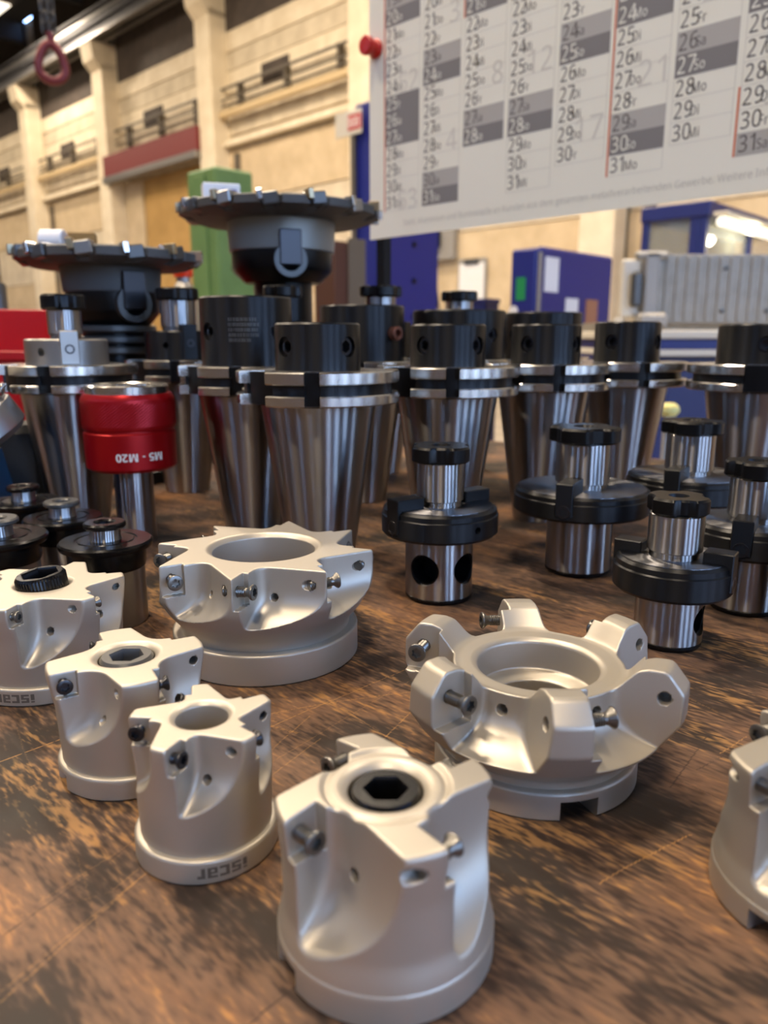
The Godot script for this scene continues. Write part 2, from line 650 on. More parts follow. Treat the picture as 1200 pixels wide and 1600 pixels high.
class Cutter:
	var teeth := 4
	var high := 40.0
	var rmax := 25.0
	var outer := PackedFloat32Array()
	var top := PackedFloat32Array()
	var bore := PackedFloat32Array()
	var low := 6.0
	var t0 := 0.0
	var d0 := 12.0
	var sb := 1.0
	var cb := 0.0
	var run := 28.0
	var bend := 2.5
	var tilt := 0.25
	var fillet := 3.0
	var edge := 0.7
	var pd := 2.0
	var pu := 14.0
	var py := 30.0
	var uh := 20.0
	var yh := 35.0
	var rh := 1.5
	var tc := 6.0
	var yc := 25.0
	var rc := 1.3
	var hub := 0.0
	var cell := 0.5
	var ca := PackedFloat32Array()
	var sa := PackedFloat32Array()

	func table(points: Array, blur: float, size := 320) -> PackedFloat32Array:
		var a := PackedFloat32Array()
		var k := 0
		for i in size:
			var x := i * 0.25
			while k < points.size() - 2 and x > points[k + 1].x:
				k += 1
			var p: Vector2 = points[k]
			var q: Vector2 = points[k + 1]
			a.append(lerpf(p.y, q.y, clampf((x - p.x) / maxf(q.x - p.x, 1e-4), 0.0, 1.0)))
		var w := int(blur * 4.0)
		if w > 0:
			for pass_ in 2:
				var b := a.duplicate()
				for i in size:
					var s := 0.0
					var c := 0
					for j in range(maxi(0, i - w), mini(size, i + w + 1)):
						s += b[j]; c += 1
					a[i] = s / c
		return a

	func look(a: PackedFloat32Array, x: float) -> float:
		var f := clampf(x * 4.0, 0.0, 318.0)
		var i := int(f)
		return a[i] + (a[i + 1] - a[i]) * (f - i)

	func cut(u: float, t: float, y: float) -> float:
		var a := t - t0
		if u < 2.0 or a < -16.0:
			return -50.0
		var s := maxf(0.0, high - y + tilt * a)
		var w := u * sb - a * cb - d0
		if hub > 0.0:
			w -= 0.12 * s
			var w3 := sqrt(u * u + t * t) - hub - (rmax - hub + 1.0) * pow(s / run, bend)
			var h3 := maxf(3.0 - absf(w3 - w), 0.0) / 3.0
			w = minf(w, w3) - h3 * h3 * 0.75
		else:
			w -= (rmax - d0 + 1.0) * pow(s / run, bend)
		var h := maxf(fillet - absf(a - w), 0.0) / fillet
		var g := minf(a, w) - h * h * fillet * 0.25
		if a < 3.0 and a > -8.0:
			var p := minf(minf(a + pd, u - pu), minf(y - py, 2.6 - a))
			g = maxf(g, p)
		if a < 3.0:
			var du := u - uh
			var dy := y - yh
			if absf(du) < 4.0 and absf(dy) < 4.0:
				g = maxf(g, minf(rh - sqrt(du * du + dy * dy), minf(2.9 - a, a + 15.0)))
		var dt := a - tc
		var dq := y - yc
		if absf(dt) < 4.0 and absf(dq) < 4.0:
			g = maxf(g, minf(rc - sqrt(dt * dt + dq * dq), w + 5.5))
		return g

	func f(r: float, th: float, y: float) -> float:
		var d := (r - look(outer, y)) * 0.9
		var e := y - look(top, r)
		var k := 1.2
		var h := maxf(k - absf(d - e), 0.0) / k
		d = maxf(d, e) + h * h * k * 0.25
		d = maxf(d, low - y)
		e = look(bore, y) - r
		h = maxf(k - absf(d - e), 0.0) / k
		d = maxf(d, e) + h * h * k * 0.25
		var u := r * cos(th)
		var t := r * sin(th)
		var g := cut(u, t, y)
		g = maxf(g, cut(u * ca[0] - t * sa[0], u * sa[0] + t * ca[0], y))
		g = maxf(g, cut(u * ca[0] + t * sa[0], -u * sa[0] + t * ca[0], y))
		h = maxf(edge - absf(d - g), 0.0) / edge
		return maxf(d, g) + h * h * edge * 0.25

	# surface nets on a cylindrical grid over one tooth, repeated round the axis
	func mesh() -> ArrayMesh:
		var step := TAU / teeth
		ca = PackedFloat32Array([cos(step)])
		sa = PackedFloat32Array([sin(step)])
		var r0 := bore[int((high - 4.0) * 4.0)]
		for q in bore:
			r0 = minf(r0, q)
		r0 -= 1.0
		var nt := int(ceil(step * rmax * 0.85 / cell / 4.0)) * 4
		var nr := int(ceil((rmax + 1.5 - r0) / cell / 4.0)) * 4 + 1
		var ny := int(ceil((high + 3.0 - low + 1.0) / cell / 4.0)) * 4 + 1
		var dth := step / nt
		var th0 := -0.4 * step
		var y0 := low - 1.0
		var val := PackedFloat32Array(); val.resize(nt * nr * ny); val.fill(99.0)
		var bt := nt / 4
		var br := (nr + 3) / 4
		var by := (ny + 3) / 4
		for bi in bt:
			for bj in br:
				for bk in by:
					var rm := r0 + (bj * 4 + 1.5) * cell
					var arc := rm * dth
					var reach := 2.6 * sqrt(arc * arc + 2.0 * cell * cell) + 0.6
					var c := f(rm, th0 + (bi * 4 + 1.5) * dth, y0 + (bk * 4 + 1.5) * cell)
					var skip := absf(c) > reach
					if skip and c > 0.0:
						continue
					for i in range(bi * 4, bi * 4 + 4):
						for j in range(bj * 4, mini(bj * 4 + 4, nr)):
							var o := (i * nr + j) * ny
							for k in range(bk * 4, mini(bk * 4 + 4, ny)):
								val[o + k] = -99.0 if skip else f(r0 + j * cell, th0 + i * dth, y0 + k * cell)
		var vid := PackedInt32Array(); vid.resize(nt * nr * ny); vid.fill(-1)
		var pos := PackedVector3Array()
		var nor := PackedVector3Array()
		for i in nt:
			var i1 := (i + 1) % nt
			for j in nr - 1:
				for k in ny - 1:
					var q := [val[(i * nr + j) * ny + k], val[(i1 * nr + j) * ny + k], val[(i * nr + j + 1) * ny + k], val[(i1 * nr + j + 1) * ny + k],
						val[(i * nr + j) * ny + k + 1], val[(i1 * nr + j) * ny + k + 1], val[(i * nr + j + 1) * ny + k + 1], val[(i1 * nr + j + 1) * ny + k + 1]]
					var neg := 0
					for z in q:
						if z < 0.0: neg += 1
					if neg == 0 or neg == 8:
						continue
					var acc := Vector3.ZERO
					var cnt := 0
					for e in EDGES:
						var a: float = q[e[0]]
						var b: float = q[e[1]]
						if (a < 0.0) != (b < 0.0):
							var s := clampf(a / (a - b), 0.0, 1.0)
							var p: Vector3 = CORNER[e[0]]
							acc += p.lerp(CORNER[e[1]], s)
							cnt += 1
					acc /= cnt
					var th := th0 + (i + acc.x) * dth
					var r := r0 + (j + acc.y) * cell
					var y := y0 + (k + acc.z) * cell
					var n := Vector3.ZERO
					for rep in 2:
						var hh := 0.12
						var fr := (f(r + hh, th, y) - f(r - hh, th, y)) / (2.0 * hh)
						var ft := (f(r, th + hh / r, y) - f(r, th - hh / r, y)) / (2.0 * hh)
						var fy := (f(r, th, y + hh) - f(r, th, y - hh)) / (2.0 * hh)
						n = Vector3(fr, ft, fy)
						if rep == 0:
							var dd := clampf(f(r, th, y) / maxf(n.length_squared(), 0.3), -0.35 * cell, 0.35 * cell)
							r -= dd * fr
							th -= dd * ft / r
							y -= dd * fy
					vid[(i * nr + j) * ny + k] = pos.size()
					pos.append(Vector3(r * cos(th), y, -r * sin(th)) * 0.001)
					var er := Vector3(cos(th), 0, -sin(th))
					var et := Vector3(-sin(th), 0, -cos(th))
					nor.append((er * n.x + et * n.y + Vector3(0, n.z, 0)).normalized())
		var nv := pos.size()
		var quads := PackedInt32Array()   # pairs of (vertex, sector shift)
		for i in nt:
			var im := (i - 1 + nt) % nt
			var sh := -1 if i == 0 else 0
			for j in range(1, nr - 1):
				for k in range(1, ny - 1):
					var a := val[(i * nr + j) * ny + k] < 0.0
					var b := val[(((i + 1) % nt) * nr + j) * ny + k] < 0.0
					if a != b:
						push(quads, a, [vid[(i * nr + j - 1) * ny + k - 1], vid[(i * nr + j - 1) * ny + k], vid[(i * nr + j) * ny + k], vid[(i * nr + j) * ny + k - 1]], [0, 0, 0, 0])
					b = val[(i * nr + j + 1) * ny + k] < 0.0
					if a != b:
						push(quads, a, [vid[(im * nr + j) * ny + k - 1], vid[(i * nr + j) * ny + k - 1], vid[(i * nr + j) * ny + k], vid[(im * nr + j) * ny + k]], [sh, 0, 0, sh])
					b = val[(i * nr + j) * ny + k + 1] < 0.0
					if a != b:
						push(quads, a, [vid[(im * nr + j - 1) * ny + k], vid[(im * nr + j) * ny + k], vid[(i * nr + j) * ny + k], vid[(i * nr + j - 1) * ny + k]], [sh, sh, 0, 0])
		var vs := PackedVector3Array()
		var ns := PackedVector3Array()
		var ix := PackedInt32Array()
		for m in teeth:
			var turn := Basis(Vector3.UP, step * m)
			for p in pos:
				vs.append(turn * p)
			for p in nor:
				ns.append(turn * p)
			for q in range(0, quads.size(), 8):
				var id := []
				for z in 4:
					id.append(posmod(m + quads[q + z * 2 + 1], teeth) * nv + quads[q + z * 2])
				ix.append_array(PackedInt32Array([id[0], id[2], id[1], id[0], id[3], id[2]]))
		var arr := []
		arr.resize(Mesh.ARRAY_MAX)
		arr[Mesh.ARRAY_VERTEX] = vs
		arr[Mesh.ARRAY_NORMAL] = ns
		arr[Mesh.ARRAY_INDEX] = ix
		var am := ArrayMesh.new()
		am.add_surface_from_arrays(Mesh.PRIMITIVE_TRIANGLES, arr)
		return am

	func push(quads: PackedInt32Array, out: bool, v: Array, s: Array) -> void:
		if v[0] < 0 or v[1] < 0 or v[2] < 0 or v[3] < 0:
			return
		var order := [0, 1, 2, 3] if out else [0, 3, 2, 1]
		for o in order:
			quads.append(v[o])
			quads.append(s[o])

	const EDGES := [[0, 1], [2, 3], [4, 5], [6, 7], [0, 2], [1, 3], [4, 6], [5, 7], [0, 4], [1, 5], [2, 6], [3, 7]]
	const CORNER := [Vector3(0, 0, 0), Vector3(1, 0, 0), Vector3(0, 1, 0), Vector3(1, 1, 0), Vector3(0, 0, 1), Vector3(1, 0, 1), Vector3(0, 1, 1), Vector3(1, 1, 1)]

# the seating ring under a cutter, with two drive slots; radii and heights in millimetres
func seat_ring(r: float, high: float, neck: float, bore: float, slot_wide: float, slot_high: float, slot_deep: float, slot_angle: float) -> Soup:
	var angles := PackedFloat32Array()
	var half := asin(slot_wide / 2.0 / r)
	for i in 144:
		var t := TAU * i / 144.0
		var keep := true
		for k in 2:
			var e := absf(wrapf(t - k * PI, -PI, PI))
			if absf(e - half) < 0.02:
				keep = false
		if keep:
			angles.append(t)
	for k in 2:
		for sg in [-1.0, 1.0]:
			angles.append(fposmod(k * PI + sg * (half - 0.0008), TAU))
			angles.append(fposmod(k * PI + sg * (half + 0.0008), TAU))
	angles.sort()
	var n := angles.size()
	var row := func(full: float, y: float, slotted: bool) -> Array:
		var a := PackedFloat32Array()
		for t in angles:
			var rr := full
			if slotted and (absf(wrapf(t, -PI, PI)) < half or absf(wrapf(t - PI, -PI, PI)) < half):
				rr = minf(full, r - slot_deep)
			a.append(rr * 0.001)
		return [a, y * 0.001]
	var s := Soup.new()
	var rows := [row.call(bore, high, false), row.call(bore, 0.0, false), row.call(r - 0.8, 0.0, true), row.call(r, 0.8, true)]
	if slot_high > 0.0:
		rows.append(row.call(r, slot_high, true))
		rows.append(row.call(r, slot_high, false))
	for i in 6:
		var q := PI / 2 * i / 5.0
		rows.append(row.call(r - 1.2 + 1.2 * cos(q), high - 1.2 + 1.2 * sin(q), false))
	rows.append(row.call(neck - 1.5, high + 0.4, false))
	rows.append(row.call(bore, high, false))
	polar(s, angles, rows, Transform3D(Basis(Vector3.UP, slot_angle), Vector3.ZERO))
	return s

# insert screw, axis +y, origin on the seat; millimetres k scales the whole
func insert_screw(k: float, out: float) -> ArrayMesh:
	var key := "screw%s_%s" % [k, out]
	if kept.has(key):
		return kept[key]
	var s := Soup.new()
	var a := even(36)
	var m := 0.001 * k
	var rows := [[same(0, 36), -5.0 * m], [same(1.75 * m, 36), -5.0 * m]]
	var y := -5.0
	while y < out - 2.6:
		rows.append([same(1.75 * m, 36), (y + 0.3) * m])
		rows.append([same(1.5 * m, 36), (y + 0.55) * m])
		y += 0.6
	rows.append_array([[same(1.55 * m, 36), (out - 2.0) * m], [same(1.6 * m, 36), (out - 1.5) * m], [same(2.6 * m, 36), (out - 0.35) * m], [same(2.7 * m, 36), out * m], [same(2.55 * m, 36), (out + 0.35) * m], [same(2.1 * m, 36), (out + 0.5) * m],
		[torx(1.35 * m, a), (out + 0.5) * m], [torx(1.3 * m, a), (out - 0.8) * m], [same(0, 36), (out - 0.9) * m]])
	polar(s, a, rows)
	kept[key] = build(s, 38.0)
	return kept[key]

# cap screw seated in the bore, top face at y = 0
func bore_screw(r: float, flat: float, knurl := false) -> ArrayMesh:
	var s := Soup.new()
	var n := 96
	var a := even(n)
	var side := same(r, n)
	if knurl:
		for i in n:
			side[i] = r * (1.0 if i % 2 == 0 else 0.975)
	polar(s, a, [[same(0, n), -0.016], [same(r * 0.6, n), -0.016], [same(r * 0.6, n), -r * 1.0], [side, -r * 1.0], [side, -r * 0.13], [same(r * 0.9, n), 0.0], [scaled(hex(flat, a), 1.1), 0.0], [hex(flat, a), -r * 0.1], [hex(flat, a), -r * 0.7], [same(0, n), -r * 0.75]])
	return build(s, 32.0)

# the maker's name in block letters bent round a ring, upside down
func maker_mark(h: float, r: float, a: float, y: float) -> ArrayMesh:
	var strokes := [
		[0.45, [[0.0, 0.0, 0.45, 0.70], [0.0, 0.82, 0.45, 1.0]]],
		[1.0, [[0.0, 0.76, 1.0, 1.0], [0.0, 0.40, 0.34, 0.76], [0.34, 0.40, 1.0, 0.60], [0.66, 0.22, 1.0, 0.40], [0.0, 0.0, 1.0, 0.22]]],
		[1.0, [[0.0, 0.0, 0.38, 1.0], [0.38, 0.76, 1.0, 1.0], [0.38, 0.0, 1.0, 0.24]]],
		[1.0, [[0.0, 0.78, 1.0, 1.0], [0.64, 0.0, 1.0, 0.78], [0.0, 0.42, 0.64, 0.60], [0.0, 0.0, 0.30, 0.42], [0.30, 0.0, 0.64, 0.18]]],
		[0.8, [[0.0, 0.0, 0.40, 1.0], [0.40, 0.72, 0.8, 1.0]]]]
	var s := Soup.new()
	var x := -2.55
	for g in strokes:
		for q in g[1]:
			var x0: float = -(x + q[0]) * h * 0.86
			var x1: float = -(x + q[2]) * h * 0.86
			var y0: float = y - (q[1] - 0.5) * h
			var y1: float = y - (q[3] - 0.5) * h
			var d0 := dir(a + x0 / r) * (r + 0.00005)
			var d1 := dir(a + x1 / r) * (r + 0.00005)
			s.quad(d1 + Vector3(0, y1, 0), d0 + Vector3(0, y1, 0), d0 + Vector3(0, y0, 0), d1 + Vector3(0, y0, 0))
		x += g[0] + 0.22
	return build(s, 30.0)

func cutter(label: String, pos: Vector3, c: Cutter, phi: float, ring: Soup, body: ArrayMesh, screw: float, screw_out: float, screw_mat: Material) -> Node3D:
	var t := thing("face_mill", label, "milling cutter", pos, 0.0, "nickel-coloured face mills on the bench")
	part("body", body, M.nickel, t, turned(Vector3.ZERO, Vector3(0, phi, 0)))
	part("seating_ring", build(ring, 32.0), M.nickel, t)
	for k in c.teeth:
		var b := Basis(Vector3.UP, phi + TAU * k / c.teeth)
		var p := b * Vector3(c.uh, c.yh, -(c.t0 - c.pd)) * 0.001
		part("insert_screw", insert_screw(screw, screw_out), screw_mat, t, along(p, b * Vector3(0, 0.05, -1)))
	return t

func cutters() -> void:
	var d := func(x: float) -> float: return deg_to_rad(x)
	# four-flute shoulder mill nearest the camera, and its twin at the right edge
	var c := Cutter.new()
	c.teeth = 4; c.high = 40.5; c.rmax = 25.0; c.low = 7.0
	c.outer = c.table([Vector2(0, 25.2), Vector2(6, 25.2), Vector2(10, 24.6), Vector2(14, 23.7), Vector2(27, 23.7), Vector2(38, 24.9), Vector2(60, 25.0)], 1.0)
	c.top = c.table([Vector2(0, 40.5), Vector2(12.5, 40.5), Vector2(13.6, 39.7), Vector2(15.0, 40.9), Vector2(26, 39.6), Vector2(60, 39.6)], 0.4)
	c.bore = c.table([Vector2(0, 8.4), Vector2(38.8, 8.6), Vector2(40.4, 10.2), Vector2(60, 10.4)], 0.2)
	c.t0 = -3.0; c.d0 = 12.6; c.sb = 0.996; c.cb = 0.087; c.run = 31.0; c.bend = 4.5; c.tilt = 0.16; c.fillet = 6.0
	c.pd = 2.8; c.pu = 15.5; c.py = 30.6; c.uh = 20.3; c.yh = 35.4; c.rh = 1.7; c.tc = 7.5; c.yc = 27.0; c.rc = 1.5; c.cell = 0.45
	var body := c.mesh()
	var t := cutter("largest-looking nickel face mill in the foreground, black socket screw in its bore", Vector3(0.0004, 0, -0.153), c, d.call(-135.6), seat_ring(25.2, 8.5, 24.4, 16.0, 10, 6, 9.2, d.call(-152)), body, 1.0, 5.6, M.screw_grey)
	part("bore_screw", bore_screw(0.0082, 0.0042), M.socket_black, t, at(Vector3(0, 0.0395, 0)))
	t = cutter("nickel face mill cut off by the right edge of the picture", Vector3(0.1095, 0, -0.166), c, d.call(-150.0), seat_ring(25.2, 8.5, 24.4, 16.0, 10, 6, 9.2, d.call(-143)), body, 1.0, 5.6, M.screw_grey)
	part("bore_screw", bore_screw(0.0082, 0.0042), M.socket_black, t, at(Vector3(0, 0.0395, 0)))
	# five-flute mill with an open bore
	c = Cutter.new()
	c.teeth = 5; c.high = 38.5; c.rmax = 19.8; c.low = 6.0
	c.outer = c.table([Vector2(0, 18.0), Vector2(8, 18.0), Vector2(26, 18.6), Vector2(36, 19.8), Vector2(60, 19.9)], 1.0)
	c.top = c.table([Vector2(0, 38.5), Vector2(60, 38.4)], 0.0)
	c.bore = c.table([Vector2(0, 7.0), Vector2(37.2, 7.1), Vector2(38.6, 8.2), Vector2(60, 8.4)], 0.1)
	c.t0 = 4.6; c.d0 = 9.3; c.sb = 0.9945; c.cb = -0.1045; c.run = 21.5; c.bend = 4.0; c.tilt = 0.16; c.fillet = 2.4
	c.pd = 1.8; c.pu = 13.2; c.py = 31.0; c.uh = 16.4; c.yh = 34.8; c.rh = 1.3; c.tc = 3.6; c.yc = 26.5; c.rc = 1.2; c.cell = 0.42
	t = cutter("small five-toothed nickel face mill with an empty open bore", Vector3(-0.0497, 0, -0.1895), c, d.call(-112.0), seat_ring(19.7, 7.2, 18.0, 6.9, 8, 0, 0, 0), c.mesh(), 0.85, 3.2, M.screw_dark)
	part("maker_mark", maker_mark(0.0030, 0.0197, d.call(-66), 0.0037), M.marking, t)
	# four-flute mill with a grey hexagon socket screw
	c = Cutter.new()
	c.teeth = 4; c.high = 38.8; c.rmax = 24.4; c.low = 6.0
	c.outer = c.table([Vector2(0, 21.8), Vector2(8, 21.8), Vector2(26, 22.6), Vector2(36, 24.4), Vector2(60, 24.5)], 1.0)
	c.top = c.table([Vector2(0, 38.8), Vector2(60, 38.6)], 0.0)
	c.bore = c.table([Vector2(0, 8.8), Vector2(37.2, 8.9), Vector2(39.0, 10.6), Vector2(60, 10.8)], 0.1)
	c.t0 = 7.0; c.d0 = 9.6; c.sb = 0.974; c.cb = -0.225; c.run = 25.0; c.bend = 4.0; c.tilt = 0.06; c.fillet = 7.0
	c.pd = 2.0; c.pu = 16.0; c.py = 31.0; c.uh = 19.8; c.yh = 34.8; c.rh = 1.5; c.tc = 6.5; c.yc = 24.0; c.rc = 1.4; c.cell = 0.45
	t = cutter("four-toothed nickel face mill with a grey hexagon socket screw, black slot at its foot", Vector3(-0.0835, 0, -0.2297), c, d.call(-151.0), seat_ring(23.3, 7.6, 21.8, 14.5, 9, 5.6, 8.8, d.call(-143)), c.mesh(), 0.9, 3.4, M.screw_dark)
	part("bore_screw", bore_screw(0.0085, 0.0045), M.dark_steel, t, at(Vector3(0, 0.0384, 0)))
	# six-flute mill at the left edge
	c = Cutter.new()
	c.teeth = 6; c.high = 40.2; c.rmax = 31.8; c.low = 6.0
	c.outer = c.table([Vector2(0, 29.0), Vector2(8, 29.0), Vector2(26, 30.2), Vector2(36, 31.8), Vector2(60, 31.8)], 1.0)
	c.top = c.table([Vector2(0, 40.2), Vector2(60, 40.0)], 0.0)
	c.bore = c.table([Vector2(0, 9.6), Vector2(38.6, 9.8), Vector2(40.4, 11.4), Vector2(60, 11.6)], 0.1)
	c.t0 = 8.0; c.d0 = 17.2; c.sb = 0.9962; c.cb = -0.0872; c.run = 28.0; c.bend = 4.0; c.tilt = 0.18; c.fillet = 5.0
	c.pd = 1.9; c.pu = 24.5; c.py = 32.5; c.uh = 28.0; c.yh = 36.2; c.rh = 1.4; c.tc = 6.0; c.yc = 27.0; c.rc = 1.5; c.cell = 0.52
	t = cutter("nickel face mill cut off by the left edge, tilted black hexagon screw standing proud", Vector3(-0.1405, 0, -0.2985), c, d.call(-101.0), seat_ring(30.8, 7.4, 29.0, 9.4, 10, 0, 0, 0), c.mesh(), 0.85, 3.0, M.screw_grey)
	part("bore_screw", bore_screw(0.0100, 0.0062, true), M.socket_black, t, turned(Vector3(-0.001, 0.0445, 0), Vector3(0.06, 0, 0.1)))
	part("maker_mark", maker_mark(0.0034, 0.0308, d.call(-92), 0.0037), M.marking, t)
	# eight-flute large mill with a wide open bore
	c = Cutter.new()
	c.teeth = 8; c.high = 48.6; c.rmax = 49.0; c.low = 12.0
	c.outer = c.table([Vector2(0, 37.5), Vector2(15, 37.5), Vector2(18, 38.5), Vector2(24, 43.5), Vector2(32, 48.0), Vector2(38, 49.0), Vector2(60, 49.0)], 1.2)
	c.top = c.table([Vector2(0, 48.6), Vector2(70, 48.2)], 0.0)
	c.bore = c.table([Vector2(0, 22.4), Vector2(46.4, 22.6), Vector2(48.8, 25.0), Vector2(60, 25.2)], 0.1)
	c.t0 = 12.0; c.d0 = 29.0; c.sb = 0.9986; c.cb = -0.0523; c.run = 25.0; c.bend = 5.0; c.tilt = 0.04; c.fillet = 6.0
	c.pd = 2.4; c.pu = 38.5; c.py = 35.5; c.uh = 43.0; c.yh = 42.0; c.rh = 2.0; c.tc = 6.5; c.yc = 36.0; c.rc = 1.6; c.cell = 0.62
	t = cutter("large eight-toothed nickel face mill with a wide open bore, in front of the tapers", Vector3(-0.0535, 0, -0.3260), c, d.call(-107.0), seat_ring(41.3, 13.6, 37.8, 22.2, 10, 0, 0, 0), c.mesh(), 1.2, 5.4, M.screw_grey)
	# six-flute mill with raised teeth
	c = Cutter.new()
	c.teeth = 6; c.high = 43.5; c.rmax = 46.0; c.low = 9.0
	c.outer = c.table([Vector2(0, 31.0), Vector2(12, 31.0), Vector2(15, 35.0), Vector2(19, 40.0), Vector2(28, 46.0), Vector2(37, 46.0), Vector2(44, 40.5), Vector2(60, 40.5)], 0.7)
	c.top = c.table([Vector2(0, 36.0), Vector2(26.0, 36.0), Vector2(28.0, 36.6), Vector2(33.0, 42.6), Vector2(36.0, 43.5), Vector2(70, 43.2)], 0.7)
	c.bore = c.table([Vector2(0, 14.0), Vector2(23, 14.0), Vector2(24.0, 16.5), Vector2(25.0, 19.2), Vector2(34.6, 19.5), Vector2(36.2, 21.0), Vector2(60, 21.2)], 0.3)
	c.t0 = 2.5; c.d0 = 12.5; c.sb = 0.866; c.cb = 0.5; c.hub = 27.5; c.run = 25.0; c.bend = 6.0; c.tilt = 0.0; c.fillet = 2.5; c.edge = 0.8
	c.pd = 3.2; c.pu = 33.0; c.py = 27.0; c.uh = 39.0; c.yh = 35.5; c.rh = 2.0; c.tc = 6.0; c.yc = 31.0; c.rc = 1.7; c.cell = 0.58
	t = cutter("nickel face mill with six raised angular teeth and protruding screws, right of the middle", Vector3(0.0500, 0, -0.2297), c, d.call(-81.0), seat_ring(33.0, 9.4, 31.2, 23.0, 12, 6.5, 10.0, d.call(-77)), c.mesh(), 1.15, 7.0, M.screw_grey)

# ---------------------------------------------------------------- taper tool holders

# flange rim with drive slots: radius r, from y0 to y1, slots reach in to deep
func rim(r: float, y0: float, y1: float, deep: float, cuts: Array, ch := 0.0007) -> ArrayMesh:
	var key := "rim%s%s%s%s" % [r, y0, y1, cuts]
	if kept.has(key):
		return kept[key]
	var angles := PackedFloat32Array()
	for i in 120:
		angles.append(TAU * i / 120.0)
	for c in cuts:
		var half: float = asin(c[1] / 2.0 / r)
		for sg in [-1.0, 1.0]:
			angles.append(fposmod(c[0] + sg * (half - 0.0006), TAU))
			angles.append(fposmod(c[0] + sg * (half + 0.0006), TAU))
	angles.sort()
	var row := func(rr: float, y: float) -> Array:
		var a := PackedFloat32Array()
		for t in angles:
			var q := rr
			for c in cuts:
				var half: float = asin(c[1] / 2.0 / r)
				if absf(wrapf(t - c[0], -PI, PI)) < half:
					q = minf(rr, deep / cos(wrapf(t - c[0], -PI, PI)))
			a.append(q)
		return [a, y]
	var s := Soup.new()
	polar(s, angles, [row.call(deep * 0.8, y0), row.call(r - ch, y0), row.call(r, y0 + ch), row.call(r, y1 - ch), row.call(r - ch, y1), row.call(deep * 0.8, y1)])
	kept[key] = build(s, 30.0)
	return kept[key]

const SLOTS := [[-2.46, 0.0257], [0.68, 0.0257], [-1.62, 0.0085]]

func taper_base(t: Node3D, flange_mat: Material) -> void:
	if not kept.has("taper"):
		var s := Soup.new()
		lathe(s, [Vector2(0.010, 0.02), Vector2(0.010, 0.0), Vector2(0.0194, 0.0), Vector2(0.0201, 0.0008), Vector2(0.0348, 0.1002), Vector2(0.0338, 0.1008), Vector2(0.0338, 0.103), Vector2(0.010, 0.103)], 96)
		kept["taper"] = build(s, 20.0)
		s = Soup.new()
		lathe(s, [Vector2(0.02, 0.1018), Vector2(0.0425, 0.1018), Vector2(0.0425, 0.1202), Vector2(0.02, 0.1202)], 96)
		kept["groove"] = build(s, 30.0)
	part("taper", kept["taper"], M.steel, t)
	part("flange_rim", rim(0.04875, 0.1015, 0.1075, 0.0325, SLOTS), flange_mat, t)
	part("flange_rim", rim(0.04875, 0.1135, 0.1205, 0.0325, SLOTS), flange_mat, t)
	part("flange_groove", rim(0.0440, 0.1072, 0.1138, 0.0325, SLOTS, 0.0001), M.oxide, t)
	part("flange_core", kept["groove"], M.black, t)

# clamping screw: ring with hexagon socket, axis +y
func set_screw(r: float) -> ArrayMesh:
	var key := "set%s" % r
	if not kept.has(key):
		var s := Soup.new()
		var n := 48
		var a := even(n)
		polar(s, a, [[same(0, n), -0.012], [same(r, n), -0.012], [same(r, n), -0.0006], [same(r * 0.88, n), 0.0], [scaled(hex(r * 0.52, a), 1.12), 0.0], [hex(r * 0.52, a), -0.0006], [hex(r * 0.52, a), -0.005], [same(0, n), -0.0053]])
		kept[key] = build(s, 32.0)
	return kept[key]

# side-lock collar with radial screw holes at the given angles
func collar_mesh(r: float, y0: float, y1: float, angles: Array, hole: float) -> ArrayMesh:
	var key := "collar%s%s%s" % [r, y1, angles]
	if kept.has(key):
		return kept[key]
	var s := Soup.new()
	lathe(s, [Vector2(0, y0), Vector2(r, y0), Vector2(r, y1 - 0.0012), Vector2(r - 0.0012, y1), Vector2(0, y1)], 96)
	var bore := rod(r * 0.62, y0 + 0.003, y1 + 0.01, 64)
	var ops := [["+", s], ["-", bore]]
	for a in angles:
		var d := dir(a)
		var h := Soup.new()
		lathe(h, [Vector2(0, 0.0), Vector2(hole, 0.0), Vector2(hole, r * 0.62), Vector2(hole * 1.22, r * 0.62 + hole * 0.22), Vector2(hole * 1.22, r + 0.004), Vector2(0, r + 0.004)], 40, along(d * r * 0.38 + Vector3(0, (y0 + y1) / 2, 0), d))
		ops.append(["-", h])
	kept[key] = build(await boolean(ops), 30.0)
	return kept[key]

# worn laser marking, too small to read: rows of short strokes round a collar
func engraved_rows(t: Node3D, r: float, a: float, y: float, h: float) -> void:
	var g := RandomNumberGenerator.new()
	g.seed = 5
	var s := Soup.new()
	for row in 5:
		var p := -h * 4.6
		var end := h * (4.6 if row < 4 else 2.0)
		while p < end:
			var w := h * g.randf_range(0.25, 0.5)
			var yy := y + h * (3.2 - row * 1.6)
			for q in [0.0, 1.0]:
				var d0 := dir(a + p / r) * (r + 0.00006)
				var d1 := dir(a + (p + w) / r) * (r + 0.00006)
				var e: float = yy + q * h * 0.55
				s.quad(d0 + Vector3(0, e, 0), d1 + Vector3(0, e, 0), d1 + Vector3(0, e + h * 0.32, 0), d0 + Vector3(0, e + h * 0.32, 0))
			p += w + h * g.randf_range(0.12, 0.5)
	part("engraving", build(s, 20.0), M.engrave, t)

